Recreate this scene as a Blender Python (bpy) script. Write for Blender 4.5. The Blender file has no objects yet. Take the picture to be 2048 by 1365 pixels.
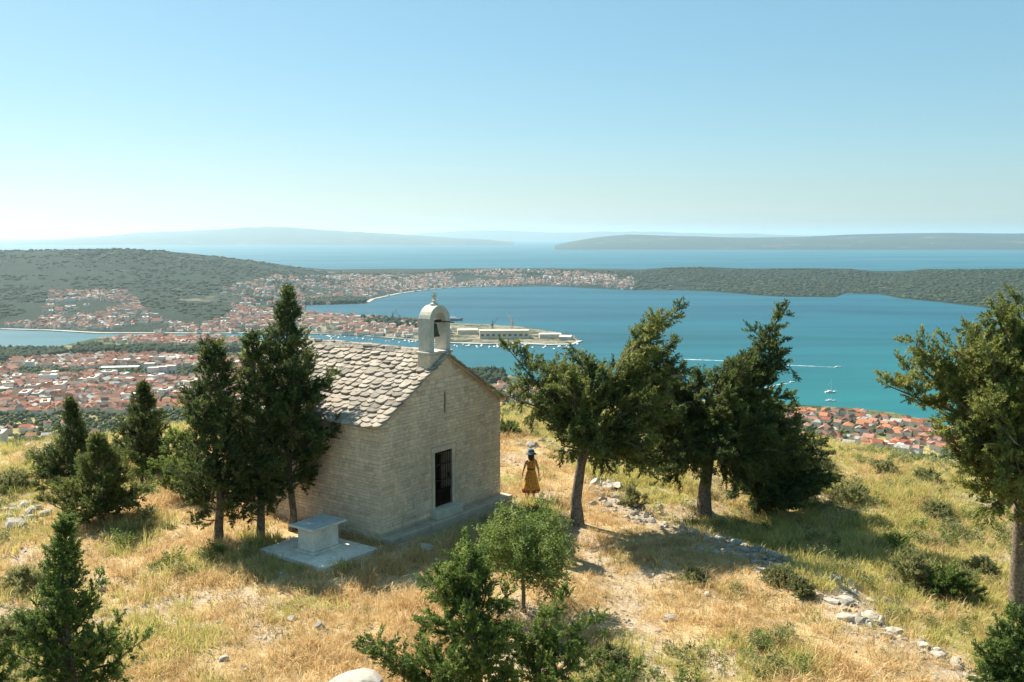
import bpy, bmesh, math, random
import numpy as np
from mathutils import Vector, Matrix
R = math.radians
rng = np.random.default_rng(7)
random.seed(7)
scene = bpy.context.scene
C = scene.collection

# ------------------------------------------------------------ camera, sky, sun, exposure
CAM_Z, PITCH, FPX = 9.2, R(6.42), 1890.0
cam_d = bpy.data.cameras.new('camera'); cam = bpy.data.objects.new('camera', cam_d); C.objects.link(cam)
cam.location = (0, 0, CAM_Z); cam.rotation_euler = (R(90) - PITCH, 0, 0)
cam_d.sensor_width = 36; cam_d.lens = FPX / 2048 * 36; cam_d.clip_start = 0.2; cam_d.clip_end = 400000
scene.camera = cam

SUN_EL = R(47); SUN_V = Vector((-0.72, 0.69, 0)).normalized()
TO_SUN = Vector((SUN_V.x * math.cos(SUN_EL), SUN_V.y * math.cos(SUN_EL), math.sin(SUN_EL)))
w = bpy.data.worlds.new('World'); scene.world = w; w.use_nodes = True
nt = w.node_tree; nt.nodes.clear()
sky = nt.nodes.new('ShaderNodeTexSky'); sky.sky_type = 'NISHITA'; sky.sun_disc = False
sky.sun_elevation = SUN_EL; sky.sun_rotation = math.atan2(SUN_V.x, SUN_V.y)
sky.altitude = 200; sky.air_density = 1.0; sky.dust_density = 0.7; sky.ozone_density = 3.0
tint = nt.nodes.new('ShaderNodeMix'); tint.data_type = 'RGBA'; tint.blend_type = 'MULTIPLY'
tint.inputs[0].default_value = 1; tint.inputs[7].default_value = (0.97, 0.955, 0.93, 1)
bg = nt.nodes.new('ShaderNodeBackground'); bg.inputs[1].default_value = 0.055
wo = nt.nodes.new('ShaderNodeOutputWorld')
hs = nt.nodes.new('ShaderNodeHueSaturation'); hs.inputs['Saturation'].default_value = 1.2; hs.inputs['Hue'].default_value = 0.488
nt.links.new(sky.outputs[0], hs.inputs['Color']); nt.links.new(hs.outputs[0], tint.inputs[6]); veil = nt.nodes.new('ShaderNodeMix'); veil.data_type = 'RGBA'; veil.inputs[0].default_value = 0.45; veil.inputs[7].default_value = (2.1, 4.0, 4.7, 1)
nt.links.new(tint.outputs[2], veil.inputs[6]); nt.links.new(veil.outputs[2], bg.inputs[0]); nt.links.new(bg.outputs[0], wo.inputs[0])
sl = bpy.data.lights.new('sun', 'SUN'); sl.energy = 4.2; sl.angle = R(0.53); sl.color = (1.0, 0.93, 0.80)
so = bpy.data.objects.new('sun', sl); C.objects.link(so); so.location = (-40, 40, 60)
so.rotation_euler = TO_SUN.to_track_quat('Z', 'Y').to_euler()
scene.view_settings.view_transform = 'Standard'; scene.view_settings.look = 'None'
scene.view_settings.exposure = 1.45; scene.view_settings.gamma = 1.0
scene.view_settings.use_curve_mapping = False
scene.render.engine = 'CYCLES'
cy = scene.cycles
cy.max_bounces = 6; cy.diffuse_bounces = 3; cy.glossy_bounces = 2; cy.transmission_bounces = 3
cy.transparent_max_bounces = 6; cy.volume_bounces = 1; cy.use_denoising = True
cy.caustics_reflective = False; cy.caustics_refractive = False
HAZE = 3.4e-5
SEA = CAM_Z - 230.0

# ------------------------------------------------------------ helpers
def tag(o, label=None, cat=None, group=None, kind=None):
    if label: o['label'] = label
    if cat: o['category'] = cat
    if group: o['group'] = group
    if kind: o['kind'] = kind
    return o
def empty(name, loc, rz=0.0):
    o = bpy.data.objects.new(name, None); o.location = loc; o.rotation_euler = (0, 0, rz)
    o.empty_display_size = 0.2; C.objects.link(o); return o
def link(name, me, parent=None, mat=None, loc=None, rot=None, scale=None):
    o = bpy.data.objects.new(name, me); C.objects.link(o)
    if parent is not None: o.parent = parent
    if mat is not None and len(me.materials) == 0:
        for m in (mat if isinstance(mat, (list, tuple)) else [mat]): me.materials.append(m)
    if loc is not None: o.location = loc
    if rot is not None: o.rotation_euler = rot
    if scale is not None: o.scale = scale
    return o
def npmesh(name, V, F, smooth=False, mat_idx=None):
    """V (n,3), F (m,k) with k fixed -> mesh"""
    me = bpy.data.meshes.new(name); V = np.asarray(V, np.float32); F = np.asarray(F, np.int32)
    m, k = F.shape
    me.vertices.add(len(V)); me.vertices.foreach_set('co', V.ravel())
    me.loops.add(m * k); me.loops.foreach_set('vertex_index', F.ravel())
    me.polygons.add(m); me.polygons.foreach_set('loop_start', np.arange(m, dtype=np.int32) * k)
    me.polygons.foreach_set('loop_total', np.full(m, k, np.int32))
    if smooth: me.polygons.foreach_set('use_smooth', np.ones(m, bool))
    if mat_idx is not None: me.polygons.foreach_set('material_index', np.asarray(mat_idx, np.int32))
    me.update(calc_edges=True); return me
def pymesh(name, V, F, smooth=False):
    me = bpy.data.meshes.new(name); me.from_pydata([tuple(v) for v in V], [], F); me.update()
    if smooth:
        for p in me.polygons: p.use_smooth = True
    return me
class MB:
    """collects simple solids into ONE mesh"""
    def __init__(s): s.V = []; s.F = []
    def add(s, V, F):
        n = len(s.V); s.V += [tuple(v) for v in V]; s.F += [tuple(i + n for i in f) for f in F]; return s
    def box(s, a, b):
        x0, y0, z0 = a; x1, y1, z1 = b
        return s.add([(x0,y0,z0),(x1,y0,z0),(x1,y1,z0),(x0,y1,z0),(x0,y0,z1),(x1,y0,z1),(x1,y1,z1),(x0,y1,z1)],
                     [(0,3,2,1),(4,5,6,7),(0,1,5,4),(1,2,6,5),(2,3,7,6),(3,0,4,7)])
    def prism_y(s, pts, y0, y1):       # polygon in xz (counter-clockwise seen from -y), extruded along y
        n = len(pts); V = [(x, y0, z) for x, z in pts] + [(x, y1, z) for x, z in pts]
        F = [tuple(range(n)), tuple(range(2*n-1, n-1, -1))] + [(i, i+n, (i+1) % n + n, (i+1) % n) for i in range(n)]
        return s.add(V, F)
    def tube(s, pts, rad, n=8, cap=True):
        pts = [Vector(p) for p in pts]; rad = rad if isinstance(rad, (list, tuple)) else [rad]*len(pts)
        V = []; F = []; ref = Vector((0.3, 0.9, 0.2)).normalized()
        for i, p in enumerate(pts):
            d = (pts[min(i+1, len(pts)-1)] - pts[max(i-1, 0)]).normalized()
            r = ref if abs(d.dot(ref)) < 0.95 else Vector((1, 0, 0))
            a = d.cross(r).normalized(); b = d.cross(a).normalized()
            for k in range(n):
                t = 2*math.pi*k/n; V.append(p + (a*math.cos(t) + b*math.sin(t))*rad[i])
        for i in range(len(pts)-1):
            for k in range(n):
                F.append((i*n+k, i*n+(k+1) % n, (i+1)*n+(k+1) % n, (i+1)*n+k))
        if cap: F.append(tuple(range(n-1, -1, -1))); F.append(tuple(range((len(pts)-1)*n, len(pts)*n)))
        return s.add(V, F)
    def lathe(s, prof, n=16, c=(0, 0, 0), squash=1.0):
        V = []; F = []
        for r, z in prof:
            for k in range(n):
                t = 2*math.pi*k/n; V.append((c[0]+r*math.cos(t), c[1]+r*math.sin(t)*squash, c[2]+z))
        for i in range(len(prof)-1):
            for k in range(n): F.append((i*n+k, i*n+(k+1) % n, (i+1)*n+(k+1) % n, (i+1)*n+k))
        return s.add(V, F)
    def build(s, name, mat, parent=None, smooth=False, bevel=0):
        me = pymesh(name, s.V, s.F, smooth); o = link(name, me, parent, mat)
        if bevel:
            b = o.modifiers.new('bevel', 'BEVEL'); b.width = bevel; b.segments = 2; b.limit_method = 'ANGLE'
        return o

# value-noise fbm on arrays
_perm = rng.permutation(4096); _val = rng.random(4096)
def _h(ix, iy): return _val[_perm[(ix + _perm[iy & 4095]) & 4095]]
def vnoise(x, y):
    x = np.asarray(x, float); y = np.asarray(y, float)
    ix = np.floor(x).astype(int); iy = np.floor(y).astype(int); fx = x-ix; fy = y-iy
    fx = fx*fx*(3-2*fx); fy = fy*fy*(3-2*fy)
    return (_h(ix,iy)*(1-fx)+_h(ix+1,iy)*fx)*(1-fy)+(_h(ix,iy+1)*(1-fx)+_h(ix+1,iy+1)*fx)*fy
def fbm(x, y, o=4):
    s = 0; a = 0.5; x = np.asarray(x, float); y = np.asarray(y, float)
    for i in range(o): s = s + a*(vnoise(x*2**i+17*i, y*2**i+31*i)-0.5); a *= 0.55
    return s
def sstep(a, b, x):
    t = np.clip((np.asarray(x, float)-a)/(b-a), 0, 1); return t*t*(3-2*t)

# photograph measurements -> places in the world (metres)
SP, CP = math.sin(PITCH), math.cos(PITCH)
def ray(px, py):
    xc = (px-1024)/FPX; yc = (682.5-py)/FPX
    return xc, CP + yc*SP, -SP + yc*CP
def at(px, py, z=0.0):                   # point of that pixel on height z
    d = ray(px, py); t = (z-CAM_Z)/d[2]; return Vector((d[0]*t, d[1]*t, z))
def at_y(px, py, Y):                     # point of that pixel at distance Y
    d = ray(px, py); t = Y/d[1]; return Vector((d[0]*t, Y, CAM_Z+d[2]*t))

# ------------------------------------------------------------ materials
def newmat(name):
    m = bpy.data.materials.new(name); m.use_nodes = True; n = m.node_tree
    return m, n, n.nodes['Principled BSDF'], n.nodes['Material Output']
def nd(n, t, **kw):
    x = n.nodes.new(t)
    for k, v in kw.items(): setattr(x, k, v)
    return x
def ramp(n, fac, stops):
    r = nd(n, 'ShaderNodeValToRGB'); e = r.color_ramp.elements
    while len(e) < len(stops): e.new(0.5)
    for i, (p, c) in enumerate(stops): e[i].position = p; e[i].color = (*c, 1)
    n.links.new(fac, r.inputs[0]); return r.outputs[0]
def noise(n, scale, detail=4, rough=0.55, vec=None, dist=0.0):
    x = nd(n, 'ShaderNodeTexNoise'); x.inputs['Scale'].default_value = scale; x.inputs['Detail'].default_value = detail
    x.inputs['Roughness'].default_value = rough; x.inputs['Distortion'].default_value = dist
    if vec is not None: n.links.new(vec, x.inputs['Vector'])
    return x.outputs['Fac']
def mixc(n, fac, a, b, mode='MIX'):
    x = nd(n, 'ShaderNodeMix', data_type='RGBA', blend_type=mode)
    for s, v in ((0, fac), (6, a), (7, b)):
        if isinstance(v, (int, float)): x.inputs[s].default_value = v
        elif isinstance(v, tuple): x.inputs[s].default_value = (*v, 1)
        else: n.links.new(v, x.inputs[s])
    return x.outputs[2]
def mth(n, op, a, b=0.0, clamp=False):
    x = nd(n, 'ShaderNodeMath', operation=op, use_clamp=clamp)
    for s, v in ((0, a), (1, b)):
        if isinstance(v, (int, float)): x.inputs[s].default_value = v
        else: n.links.new(v, x.inputs[s])
    return x.outputs[0]
def rnd(n):                               # a random number per object and per loose piece
    a = nd(n, 'ShaderNodeObjectInfo').outputs['Random']; b = nd(n, 'ShaderNodeNewGeometry').outputs['Random Per Island']
    return mth(n, 'FRACT', mth(n, 'ADD', a, b))
def pos(n, scale=None):
    g = nd(n, 'ShaderNodeNewGeometry').outputs['Position']
    if scale is None: return g
    v = nd(n, 'ShaderNodeVectorMath', operation='MULTIPLY'); n.links.new(g, v.inputs[0]); v.inputs[1].default_value = scale
    return v.outputs[0]
def bump(n, bsdf, h, strength=0.5, dist=0.02):
    b = nd(n, 'ShaderNodeBump'); b.inputs['Strength'].default_value = strength; b.inputs['Distance'].default_value = dist
    n.links.new(h, b.inputs['Height']); n.links.new(b.outputs[0], bsdf.inputs['Normal'])
def simple(name, col, rough=0.8, var=0.12, nscale=6.0, metal=0.0, bmp=0.0):
    m, n, b, o = newmat(name); b.inputs['Roughness'].default_value = rough; b.inputs['Metallic'].default_value = metal
    f = noise(n, nscale, 5, 0.6, pos(n)); lo = tuple(max(0, c*(1-var*1.6)) for c in col); hi = tuple(min(1, c*(1+var)) for c in col)
    c = ramp(n, f, [(0.3, lo), (0.7, hi)]); n.links.new(c, b.inputs['Base Color'])
    b.inputs['Specular IOR Level'].default_value = 0.25
    if bmp: bump(n, b, f, bmp, 0.01)
    return m

def stone_mat(name, cols, lichen=0.35, nscale=9.0):
    m, n, b, o = newmat(name); b.inputs['Roughness'].default_value = 0.92; b.inputs['Specular IOR Level'].default_value = 0.2
    base = ramp(n, rnd(n), [(i/(len(cols)-1), c) for i, c in enumerate(cols)])
    f = noise(n, nscale, 6, 0.7, pos(n)); g = noise(n, nscale*4, 4, 0.7, pos(n))
    c = mixc(n, 1.0, base, ramp(n, f, [(0.25, (0.72,0.72,0.72)), (0.75, (1.15,1.13,1.1))]), 'MULTIPLY')
    c = mixc(n, 1.0, c, ramp(n, noise(n, 0.9, 5, 0.65, pos(n, (1, 1, 0.45)), 0.6), [(0.32, (0.80,0.80,0.82)), (0.62, (1.08,1.06,1.03))]), 'MULTIPLY')
    li = ramp(n, noise(n, nscale*0.5, 6, 0.75, pos(n), 0.4), [(0.52, (0,0,0)), (0.66, (1,1,1))])
    c = mixc(n, mth(n, 'MULTIPLY', li, lichen), c, (0.16, 0.155, 0.135))
    n.links.new(c, b.inputs['Base Color']); bump(n, b, mth(n, 'ADD', f, mth(n, 'MULTIPLY', g, 0.5)), 0.6, 0.02)
    return m
M = {}
M['wall_stone'] = stone_mat('wall_limestone', [(0.66,0.53,0.40),(0.77,0.63,0.48),(0.71,0.58,0.44),(0.82,0.68,0.53),(0.60,0.48,0.36)], 0.15)
M['mortar'] = stone_mat('wall_mortar', [(0.56,0.45,0.34),(0.60,0.48,0.37)], 0.15)
M['roof_stone'] = stone_mat('roof_slab_limestone', [(0.28,0.25,0.205),(0.41,0.36,0.30),(0.33,0.29,0.24),(0.47,0.41,0.345),(0.20,0.18,0.15)], 0.65)
M['cut_stone'] = stone_mat('dressed_limestone', [(0.58,0.55,0.48),(0.62,0.59,0.52)], 0.3, 5)
M['plinth'] = stone_mat('rough_plinth_stone', [(0.48,0.42,0.34),(0.52,0.46,0.37)], 0.4, 5)
M['frame_stone'] = stone_mat('door_frame_stone', [(0.62,0.53,0.42),(0.66,0.57,0.46)], 0.15, 5)
M['rock'] = stone_mat('weathered_limestone', [(0.32,0.30,0.26),(0.44,0.41,0.36),(0.38,0.35,0.30),(0.50,0.46,0.40)], 0.6, 6)
M['altar'] = stone_mat('pale_altar_stone', [(0.78,0.73,0.65),(0.80,0.76,0.69)], 0.35, 5)
M['altar_top'] = stone_mat('altar_top_shade_tone', [(0.46,0.49,0.49),(0.52,0.54,0.53)], 0.2, 4)  # blue-grey of the tree-shaded altar top, put into the colour
M['iron'] = simple('rusty_black_iron', (0.035,0.022,0.018), 0.6, 0.4, 30, 0.6)
M['bronze'] = simple('dark_bronze', (0.10,0.09,0.05), 0.45, 0.3, 20, 0.8)
M['wood'] = simple('dark_timber', (0.07,0.05,0.035), 0.8, 0.3, 20)
M['bark'] = simple('grey_brown_bark', (0.20,0.155,0.115), 0.95, 0.45, 14, 0, 0.8)
M['dark'] = simple('painted_dim_interior', (0.12,0.09,0.07), 0.95)  # darkness of unlit interiors put into the colour, for floor and windows
M['skin'] = simple('skin', (0.48,0.27,0.18), 0.55, 0.05)
M['hat'] = simple('blue_straw', (0.06,0.12,0.17), 0.9, 0.2, 60)
M['hair'] = simple('brown_hair', (0.05,0.03,0.018), 0.5, 0.3, 80)
M['sandal'] = simple('dark_leather', (0.05,0.035,0.03), 0.6)
M['white_hull'] = simple('white_hull', (0.78,0.78,0.76), 0.3, 0.03)
M['mast'] = simple('pale_metal_mast', (0.55,0.57,0.58), 0.4, 0.05)
M['steel_red'] = simple('faded_orange_steel', (0.45,0.26,0.18), 0.6)
M['steel_grey'] = simple('grey_ship_steel', (0.12,0.14,0.17), 0.6)
M['concrete'] = simple('pale_concrete', (0.36,0.34,0.29), 0.9, 0.2, 0.02)
M['hall_wall'] = simple('cream_hall_wall', (0.60,0.50,0.36), 0.9, 0.12, 0.05)
M['sheet_roof'] = simple('pale_sheet_roof', (0.42,0.40,0.36), 0.6, 0.1, 0.05)

def leaf_mat(name, cols, trans=0.25):
    m, n, b, o = newmat(name); b.inputs['Roughness'].default_value = 0.6; b.inputs['Specular IOR Level'].default_value = 0.25
    at_ = nd(n, 'ShaderNodeAttribute', attribute_name='tone').outputs['Fac']
    isl = nd(n, 'ShaderNodeNewGeometry').outputs['Random Per Island']
    f = mth(n, 'ADD', mth(n, 'MULTIPLY', at_, 0.75), mth(n, 'MULTIPLY', isl, 0.25))
    c = ramp(n, f, [(i/(len(cols)-1), c) for i, c in enumerate(cols)]); n.links.new(c, b.inputs['Base Color'])
    t = nd(n, 'ShaderNodeBsdfTranslucent'); n.links.new(c, t.inputs[0]); x = nd(n, 'ShaderNodeMixShader'); x.inputs[0].default_value = trans
    n.links.new(b.outputs[0], x.inputs[1]); n.links.new(t.outputs[0], x.inputs[2]); n.links.new(x.outputs[0], o.inputs[0])
    return m
M['cypress'] = leaf_mat('cypress_foliage', [(0.031,0.051,0.023),(0.063,0.095,0.031),(0.134,0.168,0.048),(0.239,0.259,0.070)], 0.42)
M['cypress_brown'] = leaf_mat('brownish_cypress_foliage', [(0.041,0.062,0.025),(0.101,0.133,0.039),(0.196,0.224,0.059),(0.323,0.308,0.084)], 0.45)
M['juniper'] = leaf_mat('juniper_foliage', [(0.046,0.079,0.024),(0.096,0.150,0.038),(0.180,0.240,0.058),(0.288,0.336,0.078)], 0.48)
M['almond'] = leaf_mat('almond_leaves', [(0.092,0.138,0.039),(0.149,0.207,0.052),(0.196,0.253,0.063),(0.276,0.310,0.081)], 0.45)
M['scrub'] = leaf_mat('grey_green_scrub', [(0.13,0.145,0.06),(0.21,0.22,0.09),(0.31,0.31,0.13),(0.40,0.37,0.17)], 0.45)
M['grass_dry'] = leaf_mat('dry_golden_grass', [(0.42,0.25,0.105),(0.58,0.39,0.17),(0.70,0.51,0.25),(0.78,0.63,0.36)], 0.4)
M['grass_green'] = leaf_mat('yellow_green_grass', [(0.28,0.29,0.09),(0.42,0.41,0.12),(0.58,0.51,0.18),(0.70,0.58,0.25)], 0.45)
M['grass_olive'] = leaf_mat('olive_grass', [(0.22,0.20,0.08),(0.34,0.29,0.11),(0.46,0.36,0.15),(0.50,0.33,0.13)], 0.35)

# chapel / altar frame (needed for the masks below)
CH_O = Vector((-3.88, 27.4, 0.0)); CH_A = R(54.0)
CU = Vector((math.cos(CH_A), math.sin(CH_A), 0)); CV = Vector((-math.sin(CH_A), math.cos(CH_A), 0))
CW, CL = 5.9, 6.3
def ch(x, y, z=0): return CH_O + CU*x + CV*y + Vector((0, 0, z))

# ------------------------------------------------------------ terrain of the hilltop
STONE_LINE = [(3.6,33.0),(4.2,31.0),(5.3,29.6),(6.6,28.2),(8.0,26.6),(9.0,24.8),(8.7,23.2),(8.9,21.8),(10.2,19.6),(12.0,16.5)]
_sl = np.array(STONE_LINE)
def dist_line(x, y, P=_sl):
    """signed distance to the stone line: + on its right side (down-slope), and t along"""
    best = np.full(np.shape(x), 1e9); sgn = np.zeros(np.shape(x))
    for (x0, y0), (x1, y1) in zip(P[:-1], P[1:]):
        dx, dy = x1-x0, y1-y0; L = dx*dx+dy*dy
        t = np.clip(((x-x0)*dx+(y-y0)*dy)/L, 0, 1); qx = x-(x0+t*dx); qy = y-(y0+t*dy)
        d = np.hypot(qx, qy); s = np.where(dx*qy-dy*qx > 0, 1, -1); m = d < best
        best = np.where(m, d, best); sgn = np.where(m, s, sgn)
    return best*sgn
def top_z(x, y):
    x = np.asarray(x, float); y = np.asarray(y, float)
    xx = np.clip(x, -30, 30)
    y0 = 42-np.where(xx > 0, 0.0155, 0.0098)*xx**2; k = 0.006+0.004*(xx/23)**2
    q = np.maximum(0, y-y0); lim = 0.55/(2*k)
    back = np.where(q < lim, k*q*q, k*lim*lim+0.55*(q-lim))
    side = 0.085*np.maximum(0, x-7)+0.004*np.maximum(0, x-22)**2 + 0.03*np.maximum(0, -x-14)+0.003*np.maximum(0, -x-22)**2
    side = np.minimum(side, 0.085*20+0.5*np.maximum(0, np.abs(x)-20))
    sd = dist_line(x, y); terr = 0.45*sstep(-0.3, 1.2, sd)*sstep(14, 20, y)*(1-sstep(31, 36, y))
    und = 0.9*fbm(x*0.09+3, y*0.09+5, 3)*sstep(3, 12, np.hypot(x+3, y-30)) + 0.22*fbm(x*0.6, y*0.6, 4)
    return -back-side-terr+und
def plain_z(x, y):
    m = np.asarray(x)/np.maximum(y, 1); t = np.clip(np.asarray(y)/shore_near(m), 0, 1)
    return SEA+1.2+24*(1-t)**1.3+6*(1-t)*fbm(x/220, y/220, 3)*2
def interp_my(px, py, z=None):
    P = [at(a, b, SEA if z is None else z) for a, b in zip(px, py)]
    m = np.array([p.x/p.y for p in P]); Y = np.array([p.y for p in P])
    return lambda q: np.interp(q, m, Y), m
_npx = [-500,0,60,130,200,260,400,480,560,650,760,850,905,1000,1100,1300,1450,1600,1700,1790,1850,1950,2100,2600]
_npy = [700,697,696,692,676,673,673,676,684,690,700,712,738,748,770,795,805,812,818,828,842,868,900,960]
shore_near, _ = interp_my(_npx, _npy)
def G(x, y):
    a = top_z(x, y)
    y_ = np.maximum(np.asarray(y, float), 1)
    b = plain_z(x, y_)
    return np.maximum(a, b)

def grid(xs, ys, zf):
    X, Y = np.meshgrid(xs, ys); Z = zf(X, Y); V = np.stack([X, Y, Z], -1).reshape(-1, 3)
    nx, ny = len(xs), len(ys); i = np.arange(nx-1)[None, :]+nx*np.arange(ny-1)[:, None]; i = i.ravel()
    return V, np.stack([i, i+1, i+nx+1, i+nx], -1)

def gz(x, y): return float(G(np.array([x]), np.array([y]))[0])

# green mask, stony mask on the hilltop
def green_mask(x, y):
    sd = dist_line(x, y)
    g = sstep(0.0, 1.5, sd)*sstep(13, 16, y)*0.9
    g = np.maximum(g, sstep(-12, -17, x)*0.7*sstep(-0.12, 0.15, fbm(x*0.25+9, y*0.25, 3)+0.05))
    g = np.maximum(g, sstep(0.06, 0.16, fbm(x*0.35+40, y*0.35+7, 3))*0.85)
    g = np.maximum(g, sstep(-6.5, -10, x)*(1-sstep(21, 25, y))*0.7)
    return np.clip(g, 0, 1)
def stony_mask(x, y):
    path = np.array([(1.0,34.0),(1.6,30.5),(2.3,27.0),(2.9,24.0),(3.0,21.0),(3.2,17.0),(3.2,12.0)])
    p = np.exp(-(dist_line(x, y, path)/0.75)**2)*0.65
    s = np.maximum(p, sstep(0.08, 0.2, fbm(x*0.4+80, y*0.4+17, 3))*0.8)
    s = np.maximum(s, np.exp(-(dist_line(x, y)/1.3)**2)*0.95)
    s = np.maximum(s, np.exp(-((x+0.4)**2+(y-33)**2)/6.0)*0.6)
    return np.clip(s, 0, 1)

def ground_mat():
    m, n, b, o = newmat('dry_hilltop_soil'); b.inputs['Roughness'].default_value = 0.95; b.inputs['Specular IOR Level'].default_value = 0.1
    P = pos(n); f1 = noise(n, 0.8, 6, 0.6, P); f2 = noise(n, 6, 5, 0.7, P); f3 = noise(n, 40, 3, 0.6, P)
    c = ramp(n, f1, [(0.3, (0.34,0.25,0.14)), (0.5, (0.48,0.36,0.20)), (0.7, (0.56,0.44,0.26))])
    c = mixc(n, 1.0, c, ramp(n, f2, [(0.3, (0.7,0.68,0.64)), (0.7, (1.15,1.12,1.05))]), 'MULTIPLY')
    g = nd(n, 'ShaderNodeAttribute', attribute_name='green').outputs['Fac']
    c = mixc(n, mth(n, 'MULTIPLY', g, 0.8), c, ramp(n, f2, [(0.3, (0.20,0.20,0.07)), (0.7, (0.42,0.38,0.16))]))
    s = nd(n, 'ShaderNodeAttribute', attribute_name='stony').outputs['Fac']
    vr = nd(n, 'ShaderNodeTexVoronoi'); vr.inputs['Scale'].default_value = 14; n.links.new(P, vr.inputs['Vector'])
    peb = ramp(n, vr.outputs['Distance'], [(0.1, (0.56,0.49,0.39)), (0.5, (0.38,0.29,0.19))])
    k = ramp(n, mth(n, 'ADD', mth(n, 'MULTIPLY', s, 0.75), mth(n, 'MULTIPLY', f2, 0.5)), [(0.45, (0,0,0)), (0.75, (1,1,1))])
    c = mixc(n, k, c, peb)
    n.links.new(c, b.inputs['Base Color']); bump(n, b, mth(n, 'ADD', f2, mth(n, 'MULTIPLY', f3, 0.6)), 0.9, 0.05)
    return m
V, F = grid(np.arange(-44, 44.01, 0.3), np.arange(3, 78.01, 0.3), G)
me = npmesh('ground', V, F, True)
a = me.attributes.new('green', 'FLOAT', 'POINT'); a.data.foreach_set('value', green_mask(V[:,0], V[:,1]).astype(np.float32))
a = me.attributes.new('stony', 'FLOAT', 'POINT'); a.data.foreach_set('value', stony_mask(V[:,0], V[:,1]).astype(np.float32))
tag(link('ground', me, mat=ground_mat()), kind='structure')

# ------------------------------------------------------------ far land
def land_mat(name, woods, fields, dry, scale, fmix=0.5, dryp=0.6, foot=False):
    m, n, b, o = newmat(name); b.inputs['Roughness'].default_value = 0.95; b.inputs['Specular IOR Level'].default_value = 0.1
    P = pos(n); f1 = noise(n, scale, 6, 0.65, P); f2 = noise(n, scale*6, 5, 0.7, P); f3 = noise(n, scale*30, 3, 0.6, P)
    vr = nd(n, 'ShaderNodeTexVoronoi'); vr.inputs['Scale'].default_value = scale*5; n.links.new(pos(n, (1, 0.6, 1)), vr.inputs['Vector'])
    sep = nd(n, 'ShaderNodeSeparateColor'); n.links.new(vr.outputs['Color'], sep.inputs[0])
    fld = ramp(n, sep.outputs[0], [(0.2, fields), (0.5, tuple(c*1.4 for c in fields)), (0.8, dry)])
    c = mixc(n, ramp(n, f1, [(fmix, (0,0,0)), (fmix+0.06, (1,1,1))]), woods, fld)
    c = mixc(n, ramp(n, noise(n, scale*2.3, 6, 0.7, P), [(dryp, (0,0,0)), (dryp+0.08, (1,1,1))]), c, dry)
    if foot:
        sp_ = nd(n, 'ShaderNodeSeparateXYZ'); n.links.new(P, sp_.inputs[0]); k_ = mth(n, 'ADD', mth(n, 'DIVIDE', sp_.outputs[1], 2000.0), mth(n, 'MULTIPLY', mth(n, 'SUBTRACT', f1, 0.5), 0.5))
        c = mixc(n, ramp(n, k_, [(0.50, (0.85,)*3), (0.60, (0,0,0))]), c, (0.42,0.33,0.14))
    c = mixc(n, 1.0, c, ramp(n, f2, [(0.3, (0.55,0.58,0.6)), (0.7, (1.3,1.28,1.2))]), 'MULTIPLY')
    c = mixc(n, 1.0, c, ramp(n, f3, [(0.3, (0.6,0.62,0.65)), (0.7, (1.3,1.28,1.2))]), 'MULTIPLY')
    n.links.new(c, b.inputs['Base Color']); bump(n, b, mth(n, 'ADD', f2, f3), 1.0, 6.0)
    return m
# hillside running down to the coastal plain: one polar sheet out to the near shore
def polar(ms, rows_y, zf):
    """ms: x/y columns; rows_y(m) -> distances"""
    V = []
    YY = np.array([rows_y(m) for m in ms]).T          # rows x cols
    MM = np.broadcast_to(ms, YY.shape); X = MM*YY; Z = zf(X, YY)
    V = np.stack([X, YY, Z], -1).reshape(-1, 3); ny, nx = YY.shape
    i = (np.arange(nx-1)[None, :]+nx*np.arange(ny-1)[:, None]).ravel()
    return V, np.stack([i, i+1, i+nx+1, i+nx], -1)
ms = np.concatenate([np.linspace(-2.5, -0.8, 30), np.linspace(-0.78, 0.78, 220), np.linspace(0.8, 2.5, 30)])
def low_G(X, Y):
    z = G(X, Y); under = ((np.abs(X) < 43.5) & (Y < 77.5)); edge = np.minimum(43.7-np.abs(X), 77.7-Y)
    return z - np.where(under, 0.6*sstep(0, 1.5, edge), 0) - 0.0
def rows(m):
    s = shore_near(m)
    return np.concatenate([np.geomspace(2.5, 60, 26), np.geomspace(64, 900 if s > 1000 else s*0.8, 60), np.linspace(900 if s > 1000 else s*0.8, s, 40)[1:], [s+12]])
def plainz2(X, Y):
    z = low_G(X, Y); z[-1, :] = SEA-3; return z
V, F = polar(ms, rows, plainz2)
tag(link('coastal_plain', npmesh('coastal_plain', V, F, True), mat=land_mat('plain_fields', (0.045,0.065,0.028), (0.11,0.12,0.05), (0.30,0.24,0.13), 0.006, 0.46, 0.60, True)), kind='structure')

# island across the channel, with the town and the wooded hill
def interp2(px, py):
    return interp_my(px, py)[0]
_cpx = [-600,0,100,200,400,590,601,612,660,735,745,800,870,930,1100,1180,1260,1350,1420,1500,1560,1670,1690,1760,1800,1860,1940,2000,2100,2700]
_cpy = [656,659,662,668,668,668,666,611,610,607,600,588,579,575,573,577,581,581,583,590,594,595,587,589,597,603,612,620,630,650]
shore_isl = interp2(_cpx, _cpy)
_rpx = [-600,0,100,250,330,400,500,600,680,740,850,900,1000,1100,1180,1270,1330,1400,1500,1600,1700,1760,1800,1850,1950,2048,2300,2700]
_rpy = [515,503,501,499,503,510,522,537,546,548,546,541,541,541,543,546,538,536,541,539,541,549,548,541,541,540,530,530]
_rY  = [4300,4300,4300,4400,4500,4600,4800,5000,5200,5300,5300,5300,5300,5300,5300,5200,5100,5000,5000,5000,4900,4900,4900,4700,4500,4400,4200,4200]
_rm = []; _rz = []
for a_, b_, c_ in zip(_rpx, _rpy, _rY):
    p = at_y(a_, b_, c_); _rm.append(p.x/p.y); _rz.append(p.z-SEA)
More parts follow.
